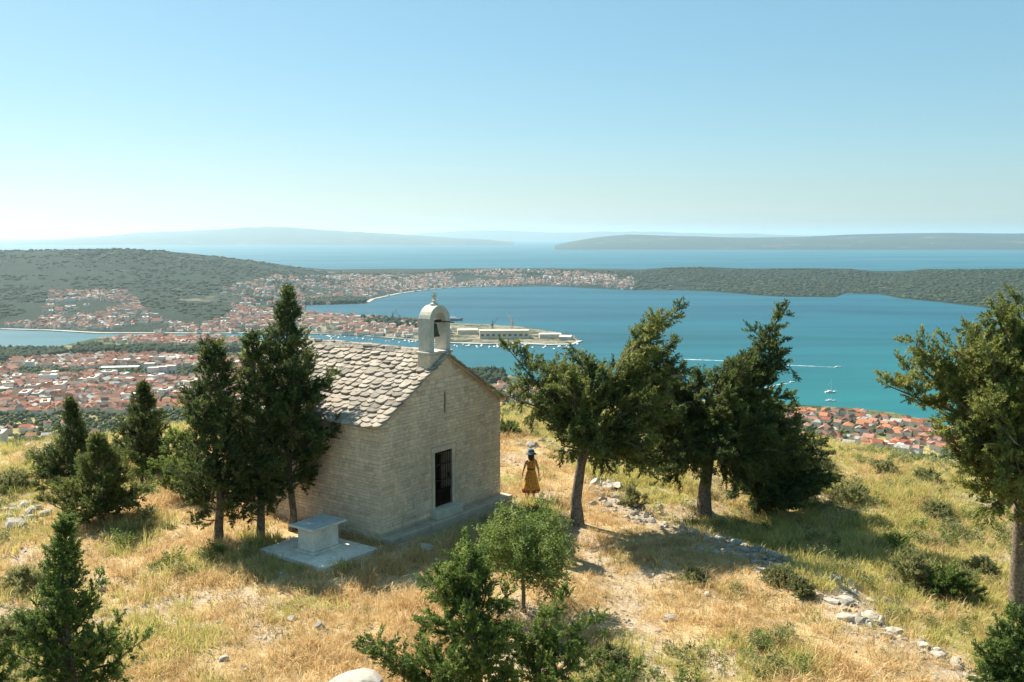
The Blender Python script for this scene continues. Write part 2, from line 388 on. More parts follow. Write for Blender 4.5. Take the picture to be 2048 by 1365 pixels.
_rm = np.array(_rm); _rz = np.array(_rz)
def isl_z(x, y):
    x = np.asarray(x, float); y = np.asarray(y, float); m = x/y
    s = shore_isl(m); ry = np.interp(m, _rm, _rY); rz = np.interp(m, _rm, _rz)
    t = (y-s)/(ry-s); tb = (y-ry)/1100.0
    flat = np.interp(m, [-0.54, -0.35, -0.2, 0.1, 0.13], [0.9, 1.15, 1.3, 1.0, 0.6])
    up = np.clip(t, 0, 1)**(1.0+flat*0.45)
    up = up*(0.72+0.28*sstep(0.2, 1.0, t))
    h = np.where(t <= 1, up, 1-np.clip(tb, 0, 1)**1.7)
    bumpy = fbm(x/600, y/600, 4)*0.55*np.clip(t*3, 0, 1)*(1-np.clip(t, 0, 1)**6)*(t < 1)
    z = SEA+1.5+rz*h*(1+bumpy)+ (4*fbm(x/60, y/60, 3)*np.clip(t*4, 0, 1))
    return np.where(t < 0, SEA-3, np.where(tb > 1, SEA-3, z))
def rows_i(m):
    s = shore_isl(m); ry = np.interp(m, _rm, _rY)
    return np.concatenate([[s-10], np.linspace(s, ry, 90), np.linspace(ry, ry+1130, 14)[1:]])
ms = np.concatenate([np.linspace(-0.85, -0.56, 20)[:-1], np.linspace(-0.56, 0.56, 420), np.linspace(0.56, 0.88, 20)[1:]])
V, F = polar(ms, rows_i, isl_z)
tag(link('island_hills', npmesh('island_hills', V, F, True), mat=land_mat('island_maquis', (0.013,0.027,0.015), (0.026,0.040,0.019), (0.16,0.14,0.095), 0.0035, 0.60, 0.66)), kind='structure')

# low spit with the shipyard and the marina
_spx = [596,612,650,720,800,850,905,960,1040,1100,1140,1158]
_sny = [668,669,670,673,679,684,688,690,689,692,691,684]
_sfy = [620,622,630,636,643,645,648,650,655,664,670,678]
spit_n, spit_f = interp2(_spx, _sny), interp2(_spx, _sfy)
SM0, SM1 = at(596, 660, SEA), at(1158, 680, SEA); SM0 = SM0.x/SM0.y; SM1 = SM1.x/SM1.y
def spit_z(x, y):
    x = np.asarray(x, float); y = np.asarray(y, float); m = x/y; n_ = spit_n(m); f_ = spit_f(m)
    t = (y-n_)/(f_-n_); hh = np.interp(m, [SM0, -0.17, -0.09, -0.06, SM1], [6, 16, 14, 3, 1.5])
    z = SEA+1.8+hh*np.clip(4*t*(1-t), 0, 1); return np.where((t < -0.001) | (t > 1.001) | (m > SM1-0.0004), SEA-3, z)
def rows_s(m):
    n_ = spit_n(m); f_ = spit_f(m); return np.concatenate([[n_-4], np.linspace(n_, f_, 16), [f_+4]])
V, F = polar(np.linspace(SM0, SM1, 90), rows_s, spit_z)
tag(link('harbour_spit', npmesh('harbour_spit', V, F), mat=land_mat('spit_ground', (0.06,0.075,0.04), (0.22,0.20,0.14), (0.42,0.37,0.28), 0.02, 0.42, 0.55)), kind='structure')

# far islands
def far_island(name, px, py, Yn, Yr, Yf, mat, seed):
    P = [at_y(a_, b_, Yr) for a_, b_ in zip(px, py)]; m_ = np.array([p.x/p.y for p in P]); z_ = np.array([p.z for p in P])-SEA
    ms = np.linspace(m_[0], m_[-1], 220)
    def zf(X, Y):
        m = X/Y; h = np.interp(m, m_, z_); t = np.clip((Y-Yn)/(Yr-Yn), 0, 1); tb = np.clip((Y-Yr)/(Yf-Yr), 0, 1)
        pr = np.where(Y <= Yr, t**0.9, 1-tb**2)
        n = fbm(X/2200+seed, Y/2200, 5)
        return SEA-2+(h+2)*pr*(1+0.5*n*(t < 0.98))+h*0.05*n*pr
    V, F = polar(ms, lambda m: np.concatenate([np.linspace(Yn, Yr, 40), np.linspace(Yr, Yf, 8)[1:]]), zf)
    tag(link(name, npmesh(name, V, F, True), mat=mat), kind='structure')
fm = land_mat('far_maquis', (0.018,0.034,0.026), (0.030,0.042,0.028), (0.12,0.12,0.09), 0.0012, 0.55, 0.68)
far_island('island_ridge', [1110,1140,1180,1220,1260,1330,1400,1500,1600,1700,1800,1900,2048,2300,2700], [491,484,477,472,469,472,474,476,474,469,467,466,468,470,480], 14500, 18500, 21500, fm, 3)
far_island('far_island_ridge', [-700,-100,0,100,200,300,450,540,640,720,800,900,980,1060], [480,486,485,480,473,466,458,456,460,464,469,476,480,489], 21000, 28000, 34000, fm, 8)
far_island('distant_mountains', [780,860,940,1000,1100,1160,1200,1300,1400,1550,1700], [472,466,462,461,465,465,463,465,467,470,473], 38000, 44000, 50000, fm, 13)

# sea
def sea_mat():
    m, n, b, o = newmat('sea_water')
    P = pos(n); sep = nd(n, 'ShaderNodeSeparateXYZ'); n.links.new(P, sep.inputs[0])
    depth = mth(n, 'ADD', mth(n, 'DIVIDE', sep.outputs[1], 6000.0), mth(n, 'MULTIPLY', mth(n, 'SUBTRACT', noise(n, 0.0009, 4, 0.5, P), 0.5), 0.35))
    c = ramp(n, depth, [(0.16, (0.004,0.130,0.138)), (0.28, (0.002,0.088,0.118)), (0.45, (0.002,0.066,0.108)), (1.0, (0.003,0.088,0.135))])
    streak = noise(n, 1.0, 5, 0.6, pos(n, (0.0007, 0.0035, 1)), 0.6)
    c = mixc(n, 1.0, c, ramp(n, streak, [(0.32, (0.74,0.80,0.84)), (0.68, (1.35,1.24,1.16))]), 'MULTIPLY')
    df = nd(n, 'ShaderNodeBsdfDiffuse'); n.links.new(c, df.inputs['Color']); gl = nd(n, 'ShaderNodeBsdfGlossy')
    r = ramp(n, streak, [(0.35, (0.50,)*3), (0.65, (0.32,)*3)]); n.links.new(r, gl.inputs['Roughness'])
    mx = nd(n, 'ShaderNodeMixShader'); n.links.new(ramp(n, streak, [(0.35, (0.05,)*3), (0.65, (0.12,)*3)]), mx.inputs[0])
    n.links.new(df.outputs[0], mx.inputs[1]); n.links.new(gl.outputs[0], mx.inputs[2]); n.links.new(mx.outputs[0], o.inputs[0])
    bp = nd(n, 'ShaderNodeBump'); bp.inputs['Strength'].default_value = 0.35; n.links.new(noise(n, 0.06, 4, 0.6, P), bp.inputs['Height']); n.links.new(bp.outputs[0], gl.inputs['Normal'])
    return m
S = 90000
sx = np.array([-S, -8000, -3000, 0, 3000, 8000, S], float); sy = np.array([-S, -4000, 0, 2000, 5000, 9000, 20000, S], float)
V, F = grid(sx, sy, lambda X, Y: np.full(X.shape, SEA))
tag(link('sea', npmesh('sea', V, F), mat=sea_mat()), kind='structure')

# ------------------------------------------------------------ haze
hb = MB().box((-95000, -95000, SEA-8), (95000, 95000, 330)).build('haze', None)
hm = bpy.data.materials.new('haze_air'); hm.use_nodes = True; hn = hm.node_tree; hn.nodes.clear()
pv = hn.nodes.new('ShaderNodeVolumePrincipled'); pv.inputs['Density'].default_value = HAZE
pv.inputs['Color'].default_value = (0.60, 0.79, 0.89, 1); pv.inputs['Anisotropy'].default_value = 0.45
ho = hn.nodes.new('ShaderNodeOutputMaterial'); hn.links.new(pv.outputs[0], ho.inputs['Volume'])
hb.data.materials.append(hm); tag(hb, kind='stuff')

# ------------------------------------------------------------ chapel
chapel = empty('stone_chapel', CH_O, CH_A)
tag(chapel, 'small stone chapel with slab roof, gabled front, iron-barred door and little bell arch', 'chapel')
EZ, RZ = 3.60, 5.36                    # eave and ridge heights
DX0, DX1, DZ0, DZ1 = 2.42, 3.29, 0.52, 2.32
def roof_h(x): return EZ+(RZ-EZ)*(1-abs(x-CW/2)/(CW/2))
SX0, SX1, SZ0, SZ1 = 2.905, 2.995, 3.55, 4.2   # slit
core = MB()
fr = 0.0
core.prism_y([(0,-0.5),(DX0,-0.5),(DX0,DZ1),(SX0,DZ1),(SX0,roof_h(SX0)),(0,EZ)], fr, 0.5)
core.prism_y([(DX1,-0.5),(CW,-0.5),(CW,EZ),(SX1,roof_h(SX1)),(SX1,DZ1),(DX1,DZ1)], fr, 0.5)
core.box((SX0, fr, DZ1), (SX1, 0.5, SZ0)); core.box((SX0, fr, SZ1), (SX1, 0.5, RZ-0.02)); core.box((DX0, fr, -0.5), (DX1, 0.5, DZ0))
core.box((0, 0.5, -0.5), (0.5, CL-0.5, EZ)); core.box((CW-0.5, 0.5, -0.5), (CW, CL-0.5, EZ))
core.prism_y([(0,-0.5),(CW,-0.5),(CW,EZ),(CW/2,RZ),(0,EZ)], CL-0.5, CL)
core.build('wall', M['mortar'], chapel)
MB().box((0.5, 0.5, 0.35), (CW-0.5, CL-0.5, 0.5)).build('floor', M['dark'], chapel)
# plinth, threshold, surround
pl = MB(); pl.box((-0.04, -0.42, -0.35), (6.08, -0.003, 0.22)); pl.build('plinth', M['plinth'], chapel, bevel=0.03)
MB().box((2.2, -0.30, 0.223), (3.50, -0.003, 0.50)).build('threshold', M['cut_stone'], chapel, bevel=0.02)
sur = MB(); sur.box((DX0-0.13, -0.025, 0.50), (DX0, 0.10, DZ1)); sur.box((DX1, -0.025, 0.50), (DX1+0.13, 0.10, DZ1)); sur.box((DX0-0.16, -0.03, DZ1), (DX1+0.16, 0.10, DZ1+0.16))
sur.build('door_surround', M['frame_stone'], chapel, bevel=0.012)
gate = empty('iron_gate', (0, 0, 0)); gate.parent = chapel
for k in range(8):
    x = DX0+0.05+k*(DX1-DX0-0.1)/7; MB().tube([(x,0.06,DZ0+0.02),(x,0.06,DZ1-0.02)], 0.013, 6).build('bar', M['iron'], gate)
for z in (DZ0+0.08, DZ0+0.5, 1.35, DZ1-0.45, DZ1-0.06): MB().box((DX0+0.01, 0.045, z-0.018), (DX1-0.01, 0.075, z+0.018)).build('crossbar', M['iron'], gate)
MB().box((DX0+0.01, 0.078, DZ0+0.01), (DX1-0.01, 0.09, DZ0+0.55)).build('panel', M['iron'], gate)
MB().box((DX1-0.16, 0.02, 1.40), (DX1-0.08, 0.044, 1.55)).build('lock', M['iron'], gate)

# wall stones: courses on the front and on the side that is seen
def stone_variants(n, rs):
    out = []
    for i in range(n):     # unit stone: width x in 0..1, depth -y proud, z 0..1 ; front face pinched
        j = lambda s: rs.uniform(-s, s)
        b = [(0.0,0,0.0),(1.0,0,0.0),(1.0,0,1.0),(0.0,0,1.0)]
        f = [(0.035+j(.02),-1+j(.25),0.07+j(.05)),(0.965+j(.02),-1+j(.25),0.07+j(.05)),(0.965+j(.02),-1+j(.25),0.93+j(.05)),(0.035+j(.02),-1+j(.25),0.93+j(.05))]
        c = (0.5+j(.2),-1.25+j(.2),0.5+j(.15))
        out.append((b+f+[c], [(4,5,8),(5,6,8),(6,7,8),(7,4,8),(0,1,5,4),(1,2,6,5),(2,3,7,6),(3,0,4,7)]))
    return out
rs = random.Random(3)
SV = stone_variants(12, rs); SVM = [pymesh('stone', v, f) for v, f in SV]
for m_ in SVM: m_.materials.append(M['wall_stone'])
stones = []      # (side, u0, z0, w, h, proud)
def courses(side, L, top_fn):
    z = -0.3
    while z < RZ:
        h = rs.choice([0.08, 0.095, 0.11, 0.12, 0.14]); u = 0.0; first = True
        while u < L:
            wd = rs.uniform(0.16, 0.48) if not first else rs.uniform(0.25, 0.55)
            if L-(u+wd) < 0.15: wd = L-u
            first = False
            u1 = u+wd
            ok = top_fn(u) >= z+h-0.015 and top_fn(u1) >= z+h-0.015
            if side == 'front':
                segs = [(u, u1)]
                def cut(segs, a, b, z0, z1):
                    if z+h <= z0+0.01 or z >= z1-0.01: return segs
                    o = []
                    for s0, s1 in segs:
                        if s1 <= a or s0 >= b: o.append((s0, s1)); continue
                        if a-s0 > 0.04: o.append((s0, a))
                        if s1-b > 0.04: o.append((b, s1))
                    return o
                segs = cut(segs, DX0-0.165, DX1+0.165, -1, DZ1); segs = cut(segs, DX0-0.225, DX1+0.225, DZ1, DZ1+0.2)
                segs = cut(segs, SX0-0.01, SX1+0.01, SZ0, SZ1)
                if z < 0.25: segs = []
            else: segs = [(u, u1)]
            if ok:
                for s0, s1 in segs: stones.append((side, s0+0.005, z+0.005, s1-s0-0.010, h-0.010, rs.uniform(0.008, 0.022)))
            u = u1
        z += h
courses('front', CW, roof_h); courses('side', CL, lambda u: EZ-0.02)
stones.sort(key=lambda s: -(s[3]*s[4])*(1.25 if s[0] == 'front' else 1.0))
rest = MB()
for i, (side, u, z, wd, h, pr) in enumerate(stones):
    k = rs.randrange(12)
    if side == 'front': loc, rz = (u, -0.001, z), 0
    else: loc, rz = (-0.001, u+wd, z), -math.pi/2          # +x of the stone runs towards -y, front looks to -x
    if i < 290:
        link('stone', SVM[k], chapel, None, loc, (0, 0, rz), (wd, pr, h))
    else:
        v, f = SV[k]; mat_ = Matrix.Translation(loc) @ Matrix.Rotation(rz, 4, 'Z') @ Matrix.Diagonal((wd, pr, h, 1))
        rest.add([mat_ @ Vector(p) for p in v], f)
o = rest.build('wall_stones', M['wall_stone'], chapel); o['kind'] = 'stuff'

# roof
OVE, OVG = 0.22, 0.17                       # overhang at eave, at gable
pitch = math.atan2(RZ-EZ, CW/2); RL = (CW/2+OVE)/math.cos(pitch)
dk = MB(); e = OVE*math.tan(pitch)
dk.prism_y([(-OVE+0.08, EZ-e+0.05),(CW/2, RZ+0.0),(CW+OVE-0.08, EZ-e+0.05),(CW+OVE-0.08, EZ-e+0.10),(CW/2, RZ+0.07),(-OVE+0.08, EZ-e+0.10)], -OVG+0.06, CL+OVG-0.06)
dk.build('roof_deck', M['mortar'], chapel)
def slab_variants(n, rs):
    out = []
    for i in range(n):     # lies in xy: x across -.5...5, y up-slope 0..1 ; lower edge rounded and ragged; top z=0..1
        pts = []
        for a, b in [(-.5,1.0),(-.51,.45),(-.47,.16),(-.33,.03),(-.1,-.03),(.12,-.02),(.34,.04),(.48,.18),(.51,.5),(.5,1.0)]:
            pts.append((a+rs.uniform(-.025,.025), b+rs.uniform(-.05,.05)))
        n_ = len(pts); V = [(x, y, 0) for x, y in pts]+[(x*0.96, y*0.97+0.02, 1+rs.uniform(-.2,.2)) for x, y in pts]
        F = [tuple(range(n_)), tuple(range(2*n_-1, n_-1, -1))]+[(i_, i_+n_, (i_+1) % n_+n_, (i_+1) % n_) for i_ in range(n_)]
        out.append((V, F))
    return out
RV = slab_variants(10, rs); RVM = [pymesh('roof_slab', v, f) for v, f in RV]
for m_ in RVM: m_.materials.append(M['roof_stone'])
rowsN = 18; expo = RL/rowsN
other = MB(); nslab = 0
for slope in (0, 1):
    for r_ in range(rowsN):
        v = -OVG-0.02; s_ = r_*expo-0.04
        while v < CL+OVG-0.12:
            wd = rs.uniform(0.24, 0.48); wd = min(wd, CL+OVG+0.03-v)
            ln = expo*1.9+rs.uniform(-0.03, 0.05); th = rs.uniform(0.032, 0.065)
            # local slope frame: ux along roof length, uy up the slope, uz out
            if slope == 0:
                ux = Vector((0, -1, 0)); uy = Vector((math.cos(pitch), 0, math.sin(pitch))); org = Vector((-OVE, v+wd/2, EZ-e+0.075))
            else:
                ux = Vector((0, 1, 0)); uy = Vector((-math.cos(pitch), 0, math.sin(pitch))); org = Vector((CW+OVE, v+wd/2, EZ-e+0.075))
            uz = ux.cross(uy).normalized()
            tilt = 0.06/ln+rs.uniform(-0.05, 0.12); uy2 = (uy*math.cos(tilt)-uz*math.sin(tilt)); uz2 = ux.cross(uy2)
            yaw = rs.uniform(-0.12, 0.12); ux3 = ux*math.cos(yaw)+uy2*math.sin(yaw); uy3 = uy2*math.cos(yaw)-ux*math.sin(yaw)
            roll = rs.uniform(-0.05, 0.05); ux4 = ux3*math.cos(roll)+uz2*math.sin(roll); uz4 = ux4.cross(uy3)
            base = org+uy*(s_+rs.uniform(-0.03, 0.03))+uz*(0.035+rs.uniform(0, 0.02))
            mm = Matrix(((ux4.x,uy3.x,uz4.x,base.x),(ux4.y,uy3.y,uz4.y,base.y),(ux4.z,uy3.z,uz4.z,base.z),(0,0,0,1)))
            mm = mm @ Matrix.Diagonal((wd*0.95, ln, th, 1)); k = rs.randrange(10)
            if slope == 0 and nslab < 300:
                o = link('roof_slab', RVM[k], chapel); o.matrix_local = mm; nslab += 1
            else: other.add([mm @ Vector(p) for p in RV[k][0]], RV[k][1])
            v += wd+rs.uniform(-0.01, 0.012)
o = other.build('far_roof_slabs', M['roof_stone'], chapel); o['kind'] = 'stuff'
v = 0.6
while v < CL+0.1:
    wd = rs.uniform(0.35, 0.5); c_ = MB()
    c_.prism_y([(CW/2-0.24, RZ+0.02),(CW/2+0.24, RZ+0.02),(CW/2+0.10+rs.uniform(-.03,.03), RZ+0.17+rs.uniform(-.02,.02)),(CW/2-0.10, RZ+0.17+rs.uniform(-.02,.02))], v, v+wd-0.015)
    c_.build('ridge_stone', M['roof_stone'], chapel); v += wd
# bell arch
bc = empty('bell_arch', (0, 0, 0)); bc.parent = chapel
BX, BY0, BY1 = 2.72, -0.02, 0.44
hw = 0.50
b_ = MB(); b_.prism_y([(BX-0.72,4.75),(BX+0.72,4.75),(BX+0.56,5.0),(BX+0.53,5.47),(BX-0.53,5.47),(BX-0.56,5.0)], BY0-0.02, BY1+0.02); b_.build('base', M['wall_stone'], bc, bevel=0.02)
MB().box((BX-0.58, BY0-0.06, 5.473), (BX+0.58, BY1+0.06, 5.56)).build('ledge', M['cut_stone'], bc, bevel=0.02)
ow = 0.29; spring = 6.48
pts = [(-hw,5.563),(-ow,5.563),(-ow,spring)]
pts += [(-ow*math.cos(t), spring+ow*math.sin(t)) for t in np.linspace(0, math.pi, 13)[1:-1]]
pts += [(ow,spring),(ow,5.563),(hw,5.563),(hw,spring)]
pts += [(hw*math.cos(t), spring+hw*math.sin(t)*1.04) for t in np.linspace(0, math.pi, 17)[1:-1]]
pts += [(-hw,spring)]
# build the arch as quads between inner and outer outlines
inner = [(-ow,5.563)]+[(-ow*math.cos(t), spring+ow*math.sin(t)) for t in np.linspace(0, math.pi, 15)]+[(ow,5.563)]
outer = [(-hw,5.563)]+[(-hw*math.cos(t), spring+hw*math.sin(t)*1.04) for t in np.linspace(0, math.pi, 15)]+[(hw,5.563)]
n_ = len(inner); V = [(BX+x,BY0,z) for x,z in inner]+[(BX+x,BY0,z) for x,z in outer]+[(BX+x,BY1,z) for x,z in inner]+[(BX+x,BY1,z) for x,z in outer]; F = []
for i in range(n_-1):
    F += [(i,i+1,n_+i+1,n_+i),(2*n_+i,3*n_+i,3*n_+i+1,2*n_+i+1),(i,2*n_+i,2*n_+i+1,i+1),(n_+i,n_+i+1,3*n_+i+1,3*n_+i)]
F += [(0,n_,3*n_,2*n_),(n_-1,3*n_-1,4*n_-1,2*n_-1)]
MB().add(V, F).build('arch', M['cut_stone'], bc)
ct = MB().lathe([(0.0,7.0),(0.13,7.0),(0.13,7.04),(0.06,7.08),(0.055,7.12),(0.09,7.15),(0.0,7.17)], 12, (BX, 0.21, 0)); ct.build('finial', M['cut_stone'], bc)
cr = MB(); cr.box((BX-0.035,0.18,7.15),(BX+0.035,0.24,7.40)); cr.box((BX-0.10,0.183,7.26),(BX-0.0351,0.237,7.32)); cr.box((BX+0.0351,0.183,7.26),(BX+0.10,0.237,7.32)); cr.build('cross', M['cut_stone'], bc)
bell = empty('bell', (0, 0, 0)); bell.parent = chapel
bb = MB().lathe([(0.0,6.42),(0.05,6.42),(0.085,6.38),(0.10,6.25),(0.125,6.12),(0.175,6.03),(0.18,6.01),(0.15,6.02),(0.10,6.12),(0.0,6.2)], 20, (BX, 0.21, 0)); bb.build('bell_body', M['bronze'], bell, True)
MB().box((BX-0.29,0.17,6.44),(BX+0.29,0.25,6.52)).build('yoke', M['wood'], bell)
MB().tube([(BX,0.21,6.1),(BX,0.21,5.97)], [0.012,0.03], 8).build('clapper', M['iron'], bell)
MB().tube([(BX+0.02,0.16,6.5),(BX+0.42,-0.25,6.44)], 0.018, 6).build('lever', M['iron'], bell)

# ------------------------------------------------------------ altar on its slab
alt = empty('stone_altar', Vector((-5.62, 26.62, gz(-5.62, 26.62))), CH_A); az0 = alt.location.z
tag(alt, 'pale stone outdoor altar table with shade painted on its top beside the chapel', 'altar')
b_ = MB(); b_.box((-1.04,-1.37,-0.25),(1.04,1.37,0.13)); b_.build('base_slab', M['altar'], alt, bevel=0.02)
MB().box((-0.56,-0.40,0.133),(0.56,0.40,0.20)).build('foot_course', M['altar'], alt, bevel=0.01)
MB().box((-0.48,-0.33,0.203),(0.48,0.33,0.86)).build('pedestal', M['altar'], alt, bevel=0.012)
MB().box((-0.66,-0.50,0.863),(0.66,0.50,0.92)).build('table_top', M['altar'], alt, bevel=0.01)
MB().box((-0.60,-0.44,0.923),(0.60,0.44,0.945)).build('top_shade_sheet', M['altar_top'], alt, bevel=0.006)  # thin sheet coloured as the tree shade lying on the table

# ------------------------------------------------------------ plants
def needle_sprig(n, seed, droop=0.0):
    """unit bottle-brush twig along +z made of n thin triangles"""
    r = np.random.default_rng(seed); V = []
    for i in range(n):
        t = (i+0.5)/n; a = r.uniform(0, 2*np.pi); rr = 0.30*np.sin(np.pi*min(1, t*0.8+0.25))**0.8
        d = np.array([np.cos(a), np.sin(a), r.uniform(0.5, 1.5)]); d /= np.linalg.norm(d)
        p = np.array([0, 0, t*0.85])+d*np.array([1, 1, 0])*rr*r.uniform(0, 0.5); s = np.cross(d, r.normal(size=3)); s /= np.linalg.norm(s)
        l = r.uniform(0.22, 0.38); wd = r.uniform(0.06, 0.105)
        V += [p-s*wd, p+s*wd, p+d*l]
    return np.array(V)
def leaf_sprig(n, seed):
    r = np.random.default_rng(seed); V = []
    for i in range(n):
        a = r.uniform(0, 2*np.pi); d = np.array([np.cos(a), np.sin(a), r.uniform(-0.2, 0.9)]); d /= np.linalg.norm(d)
        p = np.array([0, 0, r.uniform(0, 0.8)])+d*r.uniform(0.05, 0.3); s = np.cross(d, r.normal(size=3)); s /= np.linalg.norm(s)
        l = r.uniform(0.22, 0.34); wd = r.uniform(0.06, 0.10)
        V += [p-s*wd*0.2, p+d*l*0.5-s*wd, p+d*l, p-s*wd*0.2, p+d*l, p+d*l*0.5+s*wd]
    return np.array(V)
NEEDLE = [needle_sprig(16, s) for s in range(5)]; LEAF = [leaf_sprig(11, 50+s) for s in range(4)]
class Foliage:
    def __init__(s): s.P = []; s.D = []; s.S = []; s.T = []
    def add(s, p, d, size, tone): s.P.append(tuple(p)); s.D.append(tuple(d)); s.S.append(size); s.T.append(tone)
    def mesh(s, name, temps, seed=0):
        r = np.random.default_rng(seed); P = np.array(s.P); D = np.array(s.D); D /= np.linalg.norm(D, axis=1, keepdims=True)+1e-9
        S_ = np.array(s.S); T = np.array(s.T); n = len(P); k = r.integers(0, len(temps), n)
        ref = r.normal(size=(n, 3)); X = np.cross(D, ref); X /= np.linalg.norm(X, axis=1, keepdims=True)+1e-9; Y = np.cross(D, X)
        Vs = []; Ts = []
        for ti, t in enumerate(temps):
            m = k == ti
            if not m.any(): continue
            v = (t[None, :, 0, None]*X[m][:, None]+t[None, :, 1, None]*Y[m][:, None]+t[None, :, 2, None]*D[m][:, None])*S_[m][:, None, None]+P[m][:, None]
            Vs.append(v.reshape(-1, 3)); Ts.append(np.repeat(T[m], t.shape[0]))
        V = np.concatenate(Vs); T = np.concatenate(Ts); me = npmesh(name, V, np.arange(len(V)).reshape(-1, 3))
        a = me.attributes.new('tone', 'FLOAT', 'POINT'); a.data.foreach_set('value', T.astype(np.float32)); return me
def perp_rand(d, r):
    a = Vector(r.normal(size=3)); a -= d*a.dot(d); return a.normalized()
def bough(fo, wood, pts, rad, r, dens=1.0, size=0.28, r0=0.05, tone0=0.5, up=0.25, start=0.15, taper=0.6, minlen=0.12, wind=Vector((0, 0, 0))):
    """a limb along pts with side shoots; foliage hangs on the shoots"""
    pts = [Vector(p) for p in pts]; seg = [(pts[i+1]-pts[i]).length for i in range(len(pts)-1)]; L = sum(seg)
    if r0 > 0: wood.tube(pts, [r0*(1-0.8*i/(len(pts)-1)) for i in range(len(pts))], 6, cap=False)
    def along(t):
        q = t*L
        for i, s in enumerate(seg):
            if q <= s or i == len(seg)-1: return pts[i].lerp(pts[i+1], min(1, q/s)), (pts[i+1]-pts[i]).normalized()
            q -= s
    n = max(4, int(L*10*dens))
    for i in range(n):
        t = start+(1-start)*(i+r.random())/n; p, d = along(min(t, 1)); q = perp_rand(d, r)
        dr = (d*0.6+q*r.uniform(0.6, 1.2)+Vector((0, 0, up))+wind).normalized()
        ln = max(minlen, rad*(1-taper*t)*r.uniform(0.45, 1.45)); tip = p+dr*ln
        tn = tone0+r.normal()*0.20
        if r0 > 0 and r.random() < 0.5: wood.tube([p, tip-dr*ln*0.25], [0.012, 0.005], 3, cap=False)
        m = max(3, int(ln/size*5.0*dens**0.5+1))
        for j in range(m):
            u = 0.15+0.85*(j+r.random())/m; pp = p.lerp(tip, u)+Vector(r.normal(size=3))*size*(0.26-0.16*u)
            fo.add(pp, (dr*1.0+Vector(r.normal(size=3))*0.32+Vector((0, 0, up*0.6))), size*r.uniform(0.7, 1.2), min(1, max(0, tn+r.normal()*0.1+0.12*u)))
    p, d = along(1.0)
    for j in range(5): fo.add(p+d*size*0.3*j-d*0.1, d+Vector(r.normal(size=3))*0.25, size*0.9, min(1, max(0, tone0+r.normal()*0.15)))
def finish_tree(name, base, wood, fo, leaf, temps, label, cat, group=None, seed=0, bark='bark'):
    root = empty(name, base); tag(root, label, cat, group)
    off = Vector(base)
    wood.V = [tuple(Vector(v)-off) for v in wood.V]
    wood.build('trunk', M[bark], root, True)
    me = fo.mesh('crown', temps, seed); n = len(me.vertices); co = np.empty(n*3, np.float32); me.vertices.foreach_get('co', co)
    co = co.reshape(-1, 3)-np.array(off, np.float32); me.vertices.foreach_set('co', co.ravel()); me.update()
    link('crown', me, root, M[leaf]); return root
def conifer(name, base, H, prof, z0, n, seed, label, cat='tree', leaf='cypress', size=0.26, lean=(0, 0), tr=0.14, dens=1.0, elev=(15, 50), group=None, tone=0.45, side=(0.22, 0.28)):
    """upright conifer: shoots of length prof(h) all the way up"""
    r = np.random.default_rng(seed); base = Vector(base); fo = Foliage(); wood = MB()
    ax = lambda h: base+Vector((lean[0]*(max(h,0)/H)**1.5+0.05*math.sin(h*2+seed), lean[1]*(max(h,0)/H)**1.5+0.05*math.cos(h*1.7+seed), h))
    wood.tube([ax(h) for h in np.linspace(-0.3, H*0.96, 9)], [tr*(1.25 if i == 0 else 1)*(1-0.92*i/8) for i in range(9)], 9, cap=False)
    az = r.uniform(0, 6.28)
    for i in range(n):
        h = z0+(H-z0)*((i+r.random())/n)**1.0; az += 2.4+r.normal()*0.5; f = (h-z0)/(H-z0)
        L = prof(f)*r.uniform(0.55, 1.18); el = R(r.uniform(*elev))*(0.7+0.6*f)
        d = Vector((math.cos(az)*math.cos(el), math.sin(az)*math.cos(el), math.sin(el))); p0 = ax(h*0.985)
        mid = p0+d*L*0.55-Vector((0, 0, L*0.05)); tip = p0+d*L+Vector((0, 0, L*0.12))
        bough(fo, wood, [p0, mid, tip], side[0]+side[1]*L, r, dens, size, 0.012+0.016*L, tone+r.normal()*0.12, start=0.2)
    top = ax(H)
    for j in range(10): fo.add(ax(H-0.07*j), Vector((r.normal()*0.2, r.normal()*0.2, 1)), size*0.8, tone)
    return finish_tree(name, base, wood, fo, leaf, NEEDLE, label, cat, group, seed)
def P0(px, py):
    """place on the ground seen at that pixel"""
    p = at(px, py, 0)
    for _ in range(12): p = at(px, py, gz(p.x, p.y))
    return p
pf = lambda w0, w1, w2: (lambda f: float(np.interp(f, [0, 0.25, 0.65, 1.0], [w0, w1, w2, 0.12])))
TG = 'three cypresses beside the chapel wall'
conifer('cypress_tree', P0(440,1085), 6.0, pf(1.25,1.35,0.85), 0.65, 84, 11, 'dark cypress with a bare trunk foot, leftmost of the three by the chapel wall', leaf='cypress', group=TG, tr=0.15, dens=0.95, size=0.22)
conifer('cypress_tree', P0(521,1078), 6.25, pf(1.0,1.1,0.65), 0.7, 76, 12, 'dark cypress in the middle of the three by the chapel wall', leaf='cypress', group=TG, tr=0.14, dens=0.95, size=0.22)
conifer('cypress_tree', P0(584,1062), 7.5, lambda f: float(np.interp(f, [0, 0.25, 0.55, 0.8, 1], [1.0, 1.65, 1.15, 0.42, 0.1])), 1.2, 104, 13, 'tallest cypress with a thin pointed top rising against the chapel roof', leaf='cypress', group=TG, tr=0.13, dens=0.95, size=0.22, side=(0.16, 0.28))
conifer('small_conifer', P0(292,938), 3.4, lambda f: float(np.interp(f, [0, 0.3, 0.6, 0.85, 1], [1.35, 1.15, 0.62, 0.20, 0.02])), 0.2, 110, 21, 'squat dark conifer with a sharp tip at the crest beyond the dry grass', leaf='cypress', tr=0.10, elev=(5,35), side=(0.05, 0.26), size=0.18)
